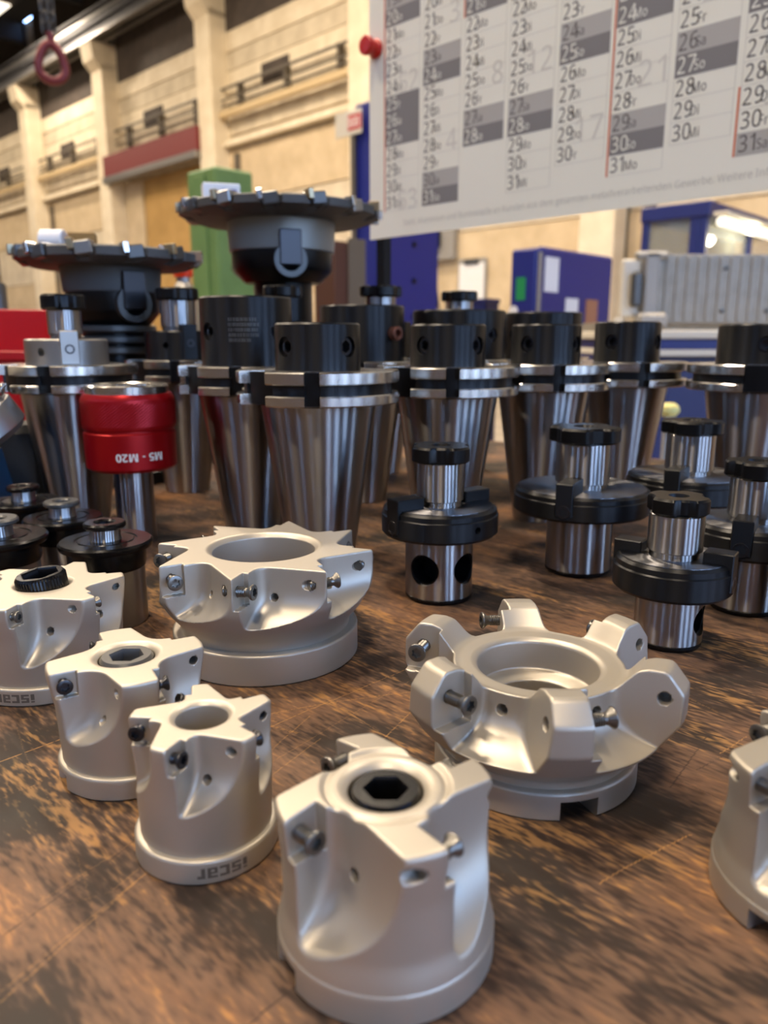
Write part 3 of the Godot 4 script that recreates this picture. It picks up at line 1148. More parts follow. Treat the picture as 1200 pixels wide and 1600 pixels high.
func side_lock(label: String, x: float, z: float, turn: float, r: float, top: float, mark := false, proud := false, flat := false) -> Node3D:
	var t := thing("side_lock_taper_holder", label, "tool holder", Vector3(x, 0, z), turn, "taper tool holders standing in rows")
	taper_base(t, M.bright)
	var angles := [-PI / 2 - 0.83, -PI / 2 + 0.80]
	var hole := 0.0058
	part("collar", await collar_mesh(r, 0.1203, top, angles, hole), M.oxide, t)
	for k in 2:
		var a: float = angles[k]
		var d := dir(a)
		part("clamping_screw", set_screw(hole * 0.96), M.copper if proud and k == 1 else M.screw_dark, t, along(d * (r + (0.006 if proud and k == 1 else -0.0022)) + Vector3(0, (0.1203 + top) / 2, 0), d))
	if mark:
		engraved_rows(t, r, -PI / 2 + 0.05, (0.1203 + top) / 2, 0.0021)
	return t

# knob of a shell mill arbor: round head with four drive notches, y from 0 to h
func knob_mesh(r: float, h: float) -> ArrayMesh:
	var key := "knob%s_%s" % [r, h]
	if not kept.has(key):
		var n := 120
		var a := even(n)
		var rr := PackedFloat32Array()
		for t in a:
			var e := absf(wrapf(t - PI / 4 * 2.0 * roundf(t / (PI / 2)), -PI, PI))
			rr.append(r * (1.0 - 0.19 * (1.0 - smoothstep(0.14, 0.44, e))))
		var s := Soup.new()
		polar(s, a, [[same(0, n), 0.0], [scaled(rr, 0.93), 0.0], [rr, h * 0.12], [rr, h * 0.86], [scaled(rr, 0.94), h], [same(r * 0.34, n), h], [same(r * 0.28, n), h - 0.002], [same(0, n), h - 0.002]])
		kept[key] = build(s, 30.0)
	return kept[key]

func spindle_mesh(r: float, h: float) -> ArrayMesh:
	var key := "spin%s_%s" % [r, h]
	if not kept.has(key):
		var s := Soup.new()
		lathe(s, [Vector2(0, -0.002), Vector2(r * 0.9, -0.002), Vector2(r * 0.9, 0.0028), Vector2(r, 0.0034), Vector2(r, h - 0.0006), Vector2(r - 0.0006, h), Vector2(0, h)], 72)
		kept[key] = build(s, 30.0)
	return kept[key]

func arbor(label: String, x: float, z: float, turn: float, r: float, collar_top: float, knob_r: float, spin_r: float, spin_top: float, silver := false) -> Node3D:
	var t := thing("shell_mill_taper_arbor", label, "tool holder", Vector3(x, 0, z), turn, "taper shell mill arbors")
	taper_base(t, M.bright)
	var m: Material = M.satin_steel if silver else M.oxide
	part("collar", await collar_mesh(r, 0.1203, collar_top, [-PI / 2 - 0.35], 0.0028), m, t)
	for k in 2:
		var d := dir(-PI / 2 + 0.35 + PI * k)
		var x2 := Transform3D(Basis(Vector3.UP, 0.35 + PI * k), d * (r - 0.004) + Vector3(0, (0.1203 + collar_top) / 2 + 0.003, 0))
		var key := collar_top - 0.1203 + 0.005
		var kk := part("drive_key", box_mesh(Vector3(0.0125, key, 0.012), 0.0006), m, t, x2)
		part("key_screw", set_screw(0.0036), M.screw_dark, kk, along(Vector3(0, -0.001, 0.0062), Vector3(0, 0, 1)))
	part("spindle", spindle_mesh(spin_r, spin_top - collar_top), M.steel, t, at(Vector3(0, collar_top, 0)))
	part("locking_screw_head", knob_mesh(knob_r, 0.0105), M.black, t, turned(Vector3(0, spin_top, 0), Vector3(0, 0.4, 0)))
	return t

func taper_row() -> void:
	await side_lock("steel taper holder with black collar, nearest of the front row, behind the large eight-toothed mill", -0.0395, -0.463, 0.06, 0.0254, 0.1475)
	await side_lock("taper holder with lettering engraved on its wide black collar, behind the red gauge", -0.0965, -0.548, 0.05, 0.0318, 0.1665, true)
	await side_lock("taper holder with black collar behind the adapter with two round holes in its shank", 0.0435, -0.530, 0.04, 0.0256, 0.1480)
	await side_lock("taper holder with black collar directly behind the middle shell mill adapter", 0.1225, -0.588, 0.06, 0.0258, 0.1490)
	await side_lock("taper holder with small black collar, fifth along the front row, before the grey machine guard", 0.2000, -0.640, 0.05, 0.0262, 0.1520)
	await side_lock("taper holder cut off by the right edge of the picture", 0.2790, -0.578, 0.55, 0.0290, 0.1490, true)
	await side_lock("taper holder of the second row with a copper screw standing out of its black collar", -0.0185, -0.660, 0.02, 0.0355, 0.1655, false, true)
	await side_lock("taper holder of the second row with the widest black collar", 0.0684, -0.715, -0.1, 0.0422, 0.1635)
	await side_lock("taper holder at the right end of the second row, wide black collar half hidden", 0.1620, -0.800, -0.15, 0.0397, 0.1645)
	await arbor("taper arbor with black collar and knob, left of the lettered collar", -0.1850, -0.704, 0.2, 0.0300, 0.1455, 0.0188, 0.0155, 0.1720)
	await arbor("taper arbor with silver collar and black knob, at the left behind the red gauge", -0.2320, -0.568, 0.1, 0.0285, 0.1385, 0.0160, 0.0118, 0.1590, true)
	await arbor("black-knobbed taper arbor in the third row in front of the blue cabinet", -0.0035, -0.800, 0.7, 0.0300, 0.1500, 0.0215, 0.0155, 0.1800)
	await arbor("black-knobbed taper arbor in the third row below the clipboard", 0.0830, -0.868, 0.2, 0.0300, 0.1500, 0.0200, 0.0155, 0.1790)
	await arbor("taper arbor with dark knob standing before the raised large cutter head", -0.0985, -0.765, 0.6, 0.0260, 0.1500, 0.0185, 0.0080, 0.1780)

# ---------------------------------------------------------------- straight-shank shell mill adapters

func adapter(label: String, x: float, z: float, turn: float, k: Dictionary) -> Node3D:
	var t := thing("shell_mill_adapter", label, "tool adapter", Vector3(x, 0, z), turn, "straight-shank shell mill adapters")
	var rs: float = k.shank
	var rd: float = k.disc
	var y0: float = k.y0
	var y1: float = k.y1
	var tag := "ad%s%s%s" % [rs, rd, y1]
	if not kept.has(tag):
		var s := Soup.new()
		lathe(s, [Vector2(0, 0.003), Vector2(rs, 0.003), Vector2(rs, y0 + 0.001), Vector2(0, y0 + 0.001)], 80)
		var ops := [["+", s]]
		for a in k.holes:
			var d := dir(a)
			ops.append(["-", rod(0.0085 * rs / 0.0184, 0.0, 0.05, 40, along(d * rs * 0.25 + Vector3(0, y0 * 0.52, 0), d))])
		kept[tag + "shank"] = build(await boolean(ops), 30.0)
		s = Soup.new()
		lathe(s, [Vector2(0, 0), Vector2(rs * 0.93, 0), Vector2(rs * 1.0, 0.0015), Vector2(rs * 1.0, 0.0026), Vector2(rs * 0.96, 0.0034), Vector2(0, 0.0034)], 72)
		kept[tag + "foot"] = build(s, 30.0)
		s = Soup.new()
		lathe(s, [Vector2(0, y0), Vector2(rd - 0.0015, y0), Vector2(rd, y0 + 0.0015), Vector2(rd, y1 - 0.0042), Vector2(rd - 0.0008, y1 - 0.0036), Vector2(rd - 0.0008, y1 - 0.0012), Vector2(rd - 0.0022, y1), Vector2(0, y1)], 110)
		ops = [["+", s]]
		for q in 2:
			var d := dir(PI * q)
			ops.append(["-", block(Vector3(rd - k.spin, y1 - y0, 0.0102), at(d * (rd + k.spin) / 2 * 1.1 + Vector3(0, y1 - (y1 - y0) * 0.2, 0)))])
			ops.append(["-", rod(0.0044, 0.0, 0.02, 32, along(d * (rd - 0.006) + Vector3(0, y0 + 0.0062, 0), d))])
		if k.has("mark"):
			ops.append(["-", rod(0.0019, 0.0, 0.02, 24, along(dir(-PI / 2) * (rd - 0.006) + Vector3(0, y0 + (y1 - y0) * 0.45, 0), dir(-PI / 2)))])
		kept[tag + "disc"] = build(await boolean(ops), 25.0)
		s = Soup.new()
		lathe(s, [Vector2(k.spin * 0.95, y1 - 0.001), Vector2(k.spin * 1.08, y1 - 0.001), Vector2(k.spin * 1.5, y1 + 0.0003), Vector2(rd - 0.0030, y1 + 0.0003), Vector2(rd - 0.0030, y1 - 0.001)], 110)
		kept[tag] = s
		var ring := [["+", Soup.new()]]
		s = Soup.new()
		lathe(s, [Vector2(0, y1 - 0.002), Vector2(rd - 0.0030, y1 - 0.002), Vector2(rd - 0.0030, y1 + 0.00035), Vector2(k.spin * 1.5, y1 + 0.00035), Vector2(k.spin * 1.1, y1 + 0.0001), Vector2(0, y1 + 0.0001)], 110)
		ring = [["+", s]]
		for q in 2:
			ring.append(["-", block(Vector3(rd - k.spin, 0.02, 0.0102), at(dir(PI * q) * (rd + k.spin) / 2 * 1.1 + Vector3(0, y1, 0)))])
		kept[tag + "face"] = build(await boolean(ring), 25.0)
		var kl: float = rd - k.spin - 0.0012
		s = Soup.new()
		bbox(s, Vector3(kl, y1 - y0 - 0.003 + 0.0062 * (rd / 0.0313), 0.0098), 0.0005)
		kept[tag + "key"] = build(s, 20.0)
	part("shank", kept[tag + "shank"], M.steel, t)
	for a in k.holes:
		var hr: float = 0.0085 * rs / 0.0184
		var d := dir(a)
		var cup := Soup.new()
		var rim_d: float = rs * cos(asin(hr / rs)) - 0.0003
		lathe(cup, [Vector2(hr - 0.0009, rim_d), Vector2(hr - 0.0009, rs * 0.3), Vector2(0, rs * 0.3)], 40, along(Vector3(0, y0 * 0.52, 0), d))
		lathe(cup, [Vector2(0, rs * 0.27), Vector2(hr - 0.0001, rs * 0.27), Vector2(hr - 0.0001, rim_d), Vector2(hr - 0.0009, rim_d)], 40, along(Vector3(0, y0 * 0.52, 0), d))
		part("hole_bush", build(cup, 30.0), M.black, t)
	part("foot_ring", kept[tag + "foot"], M.black, t)
	part("flange", kept[tag + "disc"], M.oxide, t)
	part("flange_face", kept[tag + "face"], M.turned_black, t)
	var kh: float = y1 - y0 - 0.003 + 0.0062 * (rd / 0.0313)
	for q in 2:
		var d := dir(PI * q)
		part("drive_key", kept[tag + "key"], M.oxide, t, at(d * (k.spin + 0.0008 + (rd - k.spin) / 2.0) + Vector3(0, y1 + 0.0062 * (rd / 0.0313) - kh / 2.0, 0)))
		part("key_screw", set_screw(0.0042), M.screw_dark, t, along(d * (rd + 0.0003) + Vector3(0, y0 + 0.0062, 0), d))
	var st: float = k.knob_y
	part("spindle", spindle_mesh(k.spin, st - y1), M.steel, t, at(Vector3(0, y1, 0)))
	part("locking_screw_head", knob_mesh(k.knob, k.knob_h), M.black, t, turned(Vector3(0, st, 0), Vector3(0, k.get("knob_turn", 0.3), 0)))
	if k.has("mark"):
		engraved_rows(t, rd, -PI / 2 + k.mark, y0 + (y1 - y0) * 0.5, 0.0016)
	return t

func adapters() -> void:
	var h2 := [-PI / 2 - 0.72, -PI / 2 + 0.62]
	var mid := {"shank": 0.0183, "disc": 0.0313, "y0": 0.0365, "y1": 0.0515, "spin": 0.0127, "knob": 0.0166, "knob_y": 0.0752, "knob_h": 0.0085, "holes": [], "knob_turn": 0.9}
	var a := mid.duplicate(); a.holes = [-PI / 2 - 1.15, -PI / 2 + 0.25]; a.mark = 1.0
	await adapter("black-flanged shell mill adapter with two round holes in its steel shank, left of the others", 0.0301, -0.3994, 0.60, a)
	a = {"shank": 0.0195, "disc": 0.0402, "y0": 0.0378, "y1": 0.0520, "spin": 0.0158, "knob": 0.0206, "knob_y": 0.0790, "knob_h": 0.0092, "holes": [], "knob_turn": 0.7}
	await adapter("wide black-flanged shell mill adapter with a plain steel shank, in the middle of the group", 0.1188, -0.4478, 1.08, a)
	var small := {"shank": 0.0152, "disc": 0.0262, "y0": 0.0265, "y1": 0.0418, "spin": 0.0121, "knob": 0.0136, "knob_y": 0.0622, "knob_h": 0.0075, "holes": [-PI / 2 + 1.5], "knob_turn": 0.5}
	await adapter("smallest shell mill adapter, standing behind the mill with raised teeth, smooth black flange", 0.1325, -0.3340, -0.62, small)
	a = mid.duplicate(); a.disc = 0.0385; a.spin = 0.0150; a.knob = 0.0190; a.knob_y = 0.0790; a.shank = 0.0190; a.y0 = 0.037; a.y1 = 0.0525
	await adapter("shell mill adapter farthest back at the right, in front of the last taper", 0.1990, -0.4900, 0.95, a)
	a = mid.duplicate(); a.holes = [-PI / 2 + 0.15]; a.disc = 0.0300; a.spin = 0.0118; a.knob = 0.0150; a.knob_y = 0.0700; a.shank = 0.0165; a.y0 = 0.032; a.y1 = 0.0470
	await adapter("shell mill adapter half cut off by the right edge, round hole in its shank", 0.1890, -0.3800, 1.0, a)
	a = small.duplicate()
	a.holes = []
	await adapter("adapter of which only the flange edge shows at the right border", 0.2140, -0.3300, 0.2, a)

# ---------------------------------------------------------------- small tools at the left

func quick_change(label: String, x: float, z: float, k: float, cap_dark: bool, tall := 0.036) -> void:
	var t := thing("quick_change_collet", label, "tool adapter", Vector3(x, 0, z), 0.0, "black quick-change collets at the left")
	var s := Soup.new()
	lathe(s, [Vector2(0, 0), Vector2(0.0160 * k, 0), Vector2(0.0166 * k, 0.0006), Vector2(0.0166 * k, tall), Vector2(0, tall)], 64)
	part("shank", build(s, 30.0), M.steel, t)
	s = Soup.new()
	lathe(s, [Vector2(0, tall - 0.009), Vector2(0.0170 * k, tall - 0.009), Vector2(0.0176 * k, tall - 0.007), Vector2(0.0176 * k, tall), Vector2(0.0205 * k, tall + 0.001), Vector2(0.0210 * k, tall + 0.002), Vector2(0.0210 * k, tall + 0.0036), Vector2(0.0202 * k, tall + 0.0045), Vector2(0.0140 * k, tall + 0.0047), Vector2(0.0136 * k, tall + 0.0042), Vector2(0.0128 * k, tall + 0.0042), Vector2(0.0124 * k, tall + 0.0047), Vector2(0, tall + 0.0047)], 90)
	part("flange", build(s, 30.0), M.socket_black, t)
	s = Soup.new()
	lathe(s, [Vector2(0, tall + 0.004), Vector2(0.0074 * k, tall + 0.004), Vector2(0.0068 * k, tall + 0.0060), Vector2(0.0068 * k, tall + 0.0115), Vector2(0, tall + 0.0115)], 48)
	part("neck", build(s, 30.0), M.steel, t)
	s = Soup.new()
	var y := tall + 0.0105
	lathe(s, [Vector2(0, y), Vector2(0.0086 * k, y), Vector2(0.0095 * k, y + 0.0008), Vector2(0.0095 * k, y + 0.0022), Vector2(0.0088 * k, y + 0.003), Vector2(0.0050 * k, y + 0.003), Vector2(0.0042 * k, y + 0.0022), Vector2(0.0042 * k, y - 0.004), Vector2(0, y - 0.004)], 64)
	part("cap", build(s, 30.0), M.socket_black if cap_dark else M.dark_steel, t)

func tool_rest() -> void:
	# red gauge on a steel shank
	var t := thing("thread_gauge_head", "red anodised gauge head on a steel shank, lettering upside down", "gauge", Vector3(-0.1727, 0, -0.5157))
	var s := Soup.new()
	lathe(s, [Vector2(0, 0), Vector2(0.0122, 0), Vector2(0.0130, 0.0008), Vector2(0.0130, 0.0500), Vector2(0, 0.0500)], 72)
	part("shank", build(s, 30.0), M.steel, t)
	s = Soup.new()
	lathe(s, [Vector2(0, 0.0485), Vector2(0.0125, 0.0485), Vector2(0.0125, 0.0512), Vector2(0.0140, 0.0518), Vector2(0.0140, 0.0535), Vector2(0.0, 0.0535)], 64)
	part("neck_ring", build(s, 30.0), M.black, t)
	s = Soup.new()
	lathe(s, [Vector2(0, 0.0525), Vector2(0.0278, 0.0525), Vector2(0.0298, 0.0545), Vector2(0.0302, 0.0760), Vector2(0.0302, 0.0775), Vector2(0.0292, 0.0785), Vector2(0.0292, 0.0800), Vector2(0.0, 0.0800)], 96)
	part("lower_sleeve", build(s, 30.0), M.red_anod, t)
	s = Soup.new()
	var n := 150
	var a := even(n)
	var rows := [[same(0, n), 0.0798], [same(0.0296, n), 0.0798], [same(0.0303, n), 0.0806], [same(0.0305, n), 0.0822]]
	for i in 17:
		var rr := PackedFloat32Array()
		for j in n:
			rr.append(0.0306 + (0.00012 if (i + j) % 2 == 0 else -0.00012))
		rows.append([rr, 0.0826 + i * 0.00095])
	rows.append_array([[same(0.0305, n), 0.0988], [same(0.0304, n), 0.1000], [same(0.0284, n), 0.1032], [same(0, n), 0.1032]])
	polar(s, a, rows)
	part("knurled_sleeve", build(s, 32.0), M.red_anod, t)
	s = Soup.new()
	lathe(s, [Vector2(0, 0.1025), Vector2(0.0270, 0.1025), Vector2(0.0270, 0.1080), Vector2(0.0260, 0.1090), Vector2(0.0235, 0.1090), Vector2(0.0225, 0.1082), Vector2(0.0130, 0.1082), Vector2(0.0125, 0.1070), Vector2(0, 0.1070)], 90)
	part("end_ring", build(s, 30.0), M.bright, t)
	part("lettering", round_text("M5 - M20", 0.0052, 0.0302, -PI / 2 + 0.50, 0.0632, true, true, 1.0), M.white_ink, t)
	# quick-change collets
	quick_change("front black quick-change collet with a wine-red sheen, behind the left face mills", -0.1372, -0.3620, 1.06, true, 0.0375)
	quick_change("black quick-change collet with a pale grey cap, second of the left group", -0.1790, -0.4120, 1.0, false, 0.0375)
	quick_change("quick-change collet farthest back in the left group, beside the teal block", -0.2210, -0.4560, 1.0, true, 0.0375)
	quick_change("quick-change collet cut off by the left edge of the picture", -0.1960, -0.3720, 1.15, false, 0.0370)
	# teal block with a grey bearing head, cut off by the left edge
	t = thing("clamping_stand", "teal clamping block carrying a grey tool head ringed with balls, left edge", "tool stand", Vector3(-0.286, 0, -0.497), 0.15)
	s = Soup.new()
	prism(s, PackedVector2Array([Vector2(-0.040, 0), Vector2(0.034, 0), Vector2(0.022, 0.064), Vector2(-0.030, 0.064)]), -0.03, 0.03)
	part("block", build(s, 20.0), M.teal, t)
	var hx := turned(Vector3(0.006, 0.094, 0.0), Vector3(0.25, 0.0, 0.50))
	s = Soup.new()
	lathe(s, [Vector2(0, -0.030), Vector2(0.028, -0.030), Vector2(0.032, -0.026), Vector2(0.032, -0.010), Vector2(0.029, -0.008), Vector2(0, -0.008)], 72)
	part("lower_race", build(s, 30.0), M.satin_steel, t, hx)
	s = Soup.new()
	lathe(s, [Vector2(0, 0.000), Vector2(0.030, 0.000), Vector2(0.033, 0.004), Vector2(0.034, 0.012), Vector2(0.031, 0.020), Vector2(0.020, 0.026), Vector2(0, 0.026)], 72)
	part("head", build(s, 30.0), M.satin_steel, t, hx)
	s = Soup.new()
	lathe(s, [Vector2(0, -0.009), Vector2(0.0265, -0.009), Vector2(0.0265, 0.001), Vector2(0, 0.001)], 48)
	part("cage", build(s, 30.0), M.black, t, hx)
	var ball := SphereMesh.new()
	ball.radius = 0.0042; ball.height = 0.0084; ball.radial_segments = 24; ball.rings = 12
	for i in 18:
		part("ball", ball, M.bright, t, hx * at(dir(TAU * i / 18.0) * 0.029 + Vector3(0, -0.004, 0)))
	t = thing("rubber_block", "dark rubber block on the bench between the teal stand and the silver arbor", "block", Vector3(-0.300, 0, -0.585), 0.3)
	part("block", box_mesh(Vector3(0.07, 0.075, 0.05), 0.006), M.rubber, t, at(Vector3(0, 0.0375, 0)))
	# things at the back of the bench
	t = thing("red_bin", "red plastic storage bin with slanted front, at the left edge behind the silver arbor", "storage bin", Vector3(-0.470, 0, -0.900), 0.25)
	bin(t, 0.20, 0.175, 0.14)
	t = thing("red_bin", "red plastic storage bin half hidden behind the darker cutter head", "storage bin", Vector3(-0.250, 0, -1.000), 0.12)
	bin(t, 0.155, 0.080, 0.115)
	t = thing("orange_capped_bottle", "small bottle with an orange cap standing behind the darker cutter head", "bottle", Vector3(-0.318, 0, -1.255))
	s = Soup.new()
	lathe(s, [Vector2(0, 0), Vector2(0.020, 0), Vector2(0.022, 0.003), Vector2(0.022, 0.200), Vector2(0.014, 0.222), Vector2(0.011, 0.226), Vector2(0.011, 0.236), Vector2(0, 0.236)], 40)
	part("body", build(s, 35.0), M.satin_steel, t)
	s = Soup.new()
	lathe(s, [Vector2(0, 0.234), Vector2(0.014, 0.234), Vector2(0.0155, 0.238), Vector2(0.0155, 0.250), Vector2(0.011, 0.258), Vector2(0, 0.260)], 40)
	part("cap", build(s, 35.0), M.orange, t)
	t = thing("steel_pin", "short steel pin standing at the left edge above the red bin", "pin", Vector3(-0.520, 0, -1.060))
	s = Soup.new()
	lathe(s, [Vector2(0, 0), Vector2(0.012, 0), Vector2(0.012, 0.208), Vector2(0.010, 0.212), Vector2(0, 0.212)], 32)
	part("pin", build(s, 35.0), M.dark_steel, t)

func bin(t: Node3D, w: float, d: float, h: float) -> void:
	var th := 0.004
	slab("floor_panel", Vector3(-w / 2, 0, -d / 2), Vector3(w / 2, th, d / 2), M.red_plastic, t, 0.001)
	slab("back_panel", Vector3(-w / 2, 0, -d / 2), Vector3(w / 2, h * 1.25, -d / 2 + th), M.red_plastic, t, 0.001)
	slab("front_panel", Vector3(-w / 2, 0, d / 2 - th), Vector3(w / 2, h * 0.85, d / 2), M.red_plastic, t, 0.001)
	slab("front_lip", Vector3(-w / 2 - 0.003, h * 0.83, d / 2 - th), Vector3(w / 2 + 0.003, h * 0.90, d / 2 + 0.005), M.red_plastic, t, 0.001)
	for q in [-1.0, 1.0]:
		var s := Soup.new()
		prism(s, PackedVector2Array([Vector2(-d / 2, 0), Vector2(d / 2, 0), Vector2(d / 2, h * 0.85), Vector2(0, h * 1.25), Vector2(-d / 2, h * 1.25)]), 0.0, th)
		part("side_panel", build(s, 20.0), M.red_plastic, t, turned(Vector3(q * (w / 2 - th / 2) - th / 2, 0, 0), Vector3(0, -PI / 2, 0)))

# ---------------------------------------------------------------- the two large cutter heads

func cutter_head(label: String, x: float, z: float, k: Dictionary) -> void:
	var t := thing("large_cutter_head", label, "milling cutter", Vector3(x, 0, z), k.turn, "large indexable cutter heads on tall holders")
	var y: float = k.y                      # underside of the disc
	var rb: float = k.body
	var s := Soup.new()
	lathe(s, [Vector2(0, 0), Vector2(k.foot, 0), Vector2(k.foot, 0.012), Vector2(k.shank, 0.02), Vector2(k.shank, k.yk - 0.008), Vector2(0, k.yk - 0.008)], 72)
	part("holder_shank", build(s, 30.0), M.oxide, t)
	if k.has("rings"):
		for i in 3:
			s = Soup.new()
			var yy: float = k.yk - 0.016 - i * 0.010
			lathe(s, [Vector2(0, yy), Vector2(k.shank + 0.006, yy), Vector2(k.shank + 0.007, yy + 0.001), Vector2(k.shank + 0.007, yy + 0.005), Vector2(k.shank + 0.006, yy + 0.006), Vector2(0, yy + 0.006)], 72)
			part("ring", build(s, 30.0), M.dark_steel, t)
	s = Soup.new()
	lathe(s, [Vector2(0, k.yk - 0.010), Vector2(rb * 0.72, k.yk - 0.010), Vector2(rb * 0.92, k.yk), Vector2(rb * 0.96, k.yk + 0.004), Vector2(rb * 0.96, k.ym), Vector2(0, k.ym)], 90)
	part("lower_collar", build(s, 30.0), M.black, t)
	s = Soup.new()
	lathe(s, [Vector2(0, k.ym), Vector2(rb * 0.985, k.ym), Vector2(rb, k.ym + 0.001), Vector2(rb * 1.03, y), Vector2(rb * 1.10, y + 0.003), Vector2(0, y + 0.003)], 90)
	part("body", build(s, 30.0), k.mat, t)
	var dk := part("drive_key", box_mesh(Vector3(0.022, 0.034, 0.016), 0.001), M.screw_dark, t, turned(dir(-PI / 2 + k.key) * (rb - 0.0045) + Vector3(0, k.ym + 0.001, 0), Vector3(0, k.key, 0)))
	s = Soup.new()
	lathe(s, [Vector2(0.011, -0.004), Vector2(0.0165, -0.004), Vector2(0.0170, 0.0), Vector2(0.0165, 0.0030), Vector2(0.011, 0.0030), Vector2(0.011, -0.004)], 48)
	part("key_surround", build(s, 30.0), M.dark_steel, dk, along(Vector3(0, -0.012, 0.003), Vector3(0, 0, 1)))
	# the toothed disc
	var n: int = k.teeth
	var rr := PackedFloat32Array()
	var a := even(n * 16)
	for i in n * 16:
		var p := i % 16
		rr.append(k.disc * (0.90 if p < 4 else (0.95 if p < 6 else 0.985)))
	s = Soup.new()
	var z0 := same(0, n * 16)
	polar(s, a, [[z0, y], [same(k.disc * 0.84, n * 16), y], [rr, y + 0.005], [rr, y + 0.012], [scaled(rr, 0.97), y + 0.0135], [same(k.disc * 0.6, n * 16), y + 0.0135], [same(k.disc * 0.55, n * 16), y + 0.010], [z0, y + 0.010]])
	part("disc", build(s, 25.0), M.dark_cast, t)
	for i in n:
		var ang := TAU * (i + 0.22) / n
		var b := Basis(Vector3.UP, ang)
		var c := part("cartridge", box_mesh(Vector3(k.disc * 0.20, 0.0115, 0.015), 0.0012), M.dark_steel if i % 3 else M.satin_steel, t, Transform3D(b * Basis(Vector3.RIGHT, 0.15), b * Vector3(k.disc * 0.90, 0, 0.004) + Vector3(0, y + (0.0105 if i % 2 else 0.0085), 0)))
		part("insert", box_mesh(Vector3(0.011, 0.009, 0.005), 0.0005), M.insert_gold if i % 2 else M.bright, c, at(Vector3(k.disc * 0.07, 0.004, 0.009)))
		part("screw", insert_screw(1.3, 1.2), M.bright if i % 2 else M.screw_dark, c, along(Vector3(-k.disc * 0.05, 0.004, 0.0075), Vector3(0, 0.1, 1)))

func big_heads() -> void:
	cutter_head("large grey cutter head with toothed rim, before the green machine column", -0.108, -0.845, {"turn": 0.2, "y": 0.2565, "body": 0.055, "foot": 0.055, "shank": 0.031, "yk": 0.206, "ym": 0.2265, "mat": M.gunmetal, "key": 0.08, "teeth": 14, "disc": 0.104})
	cutter_head("darker cutter head with toothed rim on ringed holder, left behind the silver arbor", -0.2595, -0.755, {"turn": 0.0, "y": 0.2035, "body": 0.0445, "foot": 0.045, "shank": 0.031, "yk": 0.161, "ym": 0.181, "mat": M.dark_cast, "key": 0.75, "teeth": 12, "disc": 0.084, "rings": true})
	var t := thing("insert_box", "white insert box with blue print lying on the higher cutter head", "box", Vector3(-0.178, 0.2665, -0.885), 0.3)
	part("carton", box_mesh(Vector3(0.040, 0.036, 0.02), 0.001), M.white_plastic, t, at(Vector3(0, 0.018, 0)))
	part("blue_print", box_mesh(Vector3(0.016, 0.004, 0.0004), 0.0), M.blue_ink, t, at(Vector3(0.008, 0.028, 0.0101)))
	t = thing("insert_box", "white rounded plastic box lying on the darker cutter head", "box", Vector3(-0.312, 0.2180, -0.755), 0.0)
	var s := Soup.new()
	lathe(s, [Vector2(0, -0.010), Vector2(0.0095, -0.011), Vector2(0.0105, -0.010), Vector2(0.0105, 0.010), Vector2(0.0095, 0.011), Vector2(0, 0.010)], 32)
	part("case", build(s, 35.0), M.white_plastic, t, turned(Vector3(0, 0.0105, 0), Vector3(0, 0, PI / 2)))
	t = thing("insert_box", "brown cardboard box lying on the darker cutter head beside the white one", "box", Vector3(-0.286, 0.2180, -0.760), 0.2)
	part("carton", box_mesh(Vector3(0.024, 0.018, 0.014), 0.0005), M.kraft, t, at(Vector3(0, 0.009, 0)))

# ---------------------------------------------------------------- the hall

func hslab(called: String, x0: float, x1: float, b0: float, b1: float, y0: float, y1: float, m: Material, parent: Node3D, c := 0.0) -> MeshInstance3D:
	return slab(called, Vector3(x0, y0, -b0), Vector3(x1, y1, -b1), m, parent, c)

func lamp(x: float, b: float, y: float, energy: float, label: String) -> void:
	var t := hall_thing("high_bay_lamp", label, "lamp", Vector3(x, y, -b), "high bay lamps under the roof")
	part("housing", box_mesh(Vector3(1.5, 0.12, 0.55), 0.02), M.panel_grey, t, at(Vector3(0, 0.09, 0)))
	part("lamp_diffuser", box_mesh(Vector3(1.4, 0.03, 0.45), 0.005), M.lamp_glow, t, at(Vector3(0, 0.015, 0)))
	for q in [-1, 1]:
		part("suspension_rod", box_mesh(Vector3(0.02, ROOF_Y - y - 0.15, 0.02)), M.roof_steel, t, at(Vector3(q * 0.6, (ROOF_Y - y + 0.15) / 2, 0)))
	var l := AreaLight3D.new()
	l.name = "light"
	l.area_size = Vector2(1.4, 0.45)
	l.area_normalize_energy = true
	l.light_energy = energy
	l.light_color = Color(1.0, 0.92, 0.82)
	l.shadow_enabled = true
	l.area_range = 60.0
	l.rotation.x = -PI / 2
	l.position.y = -0.01
	t.add_child(l)

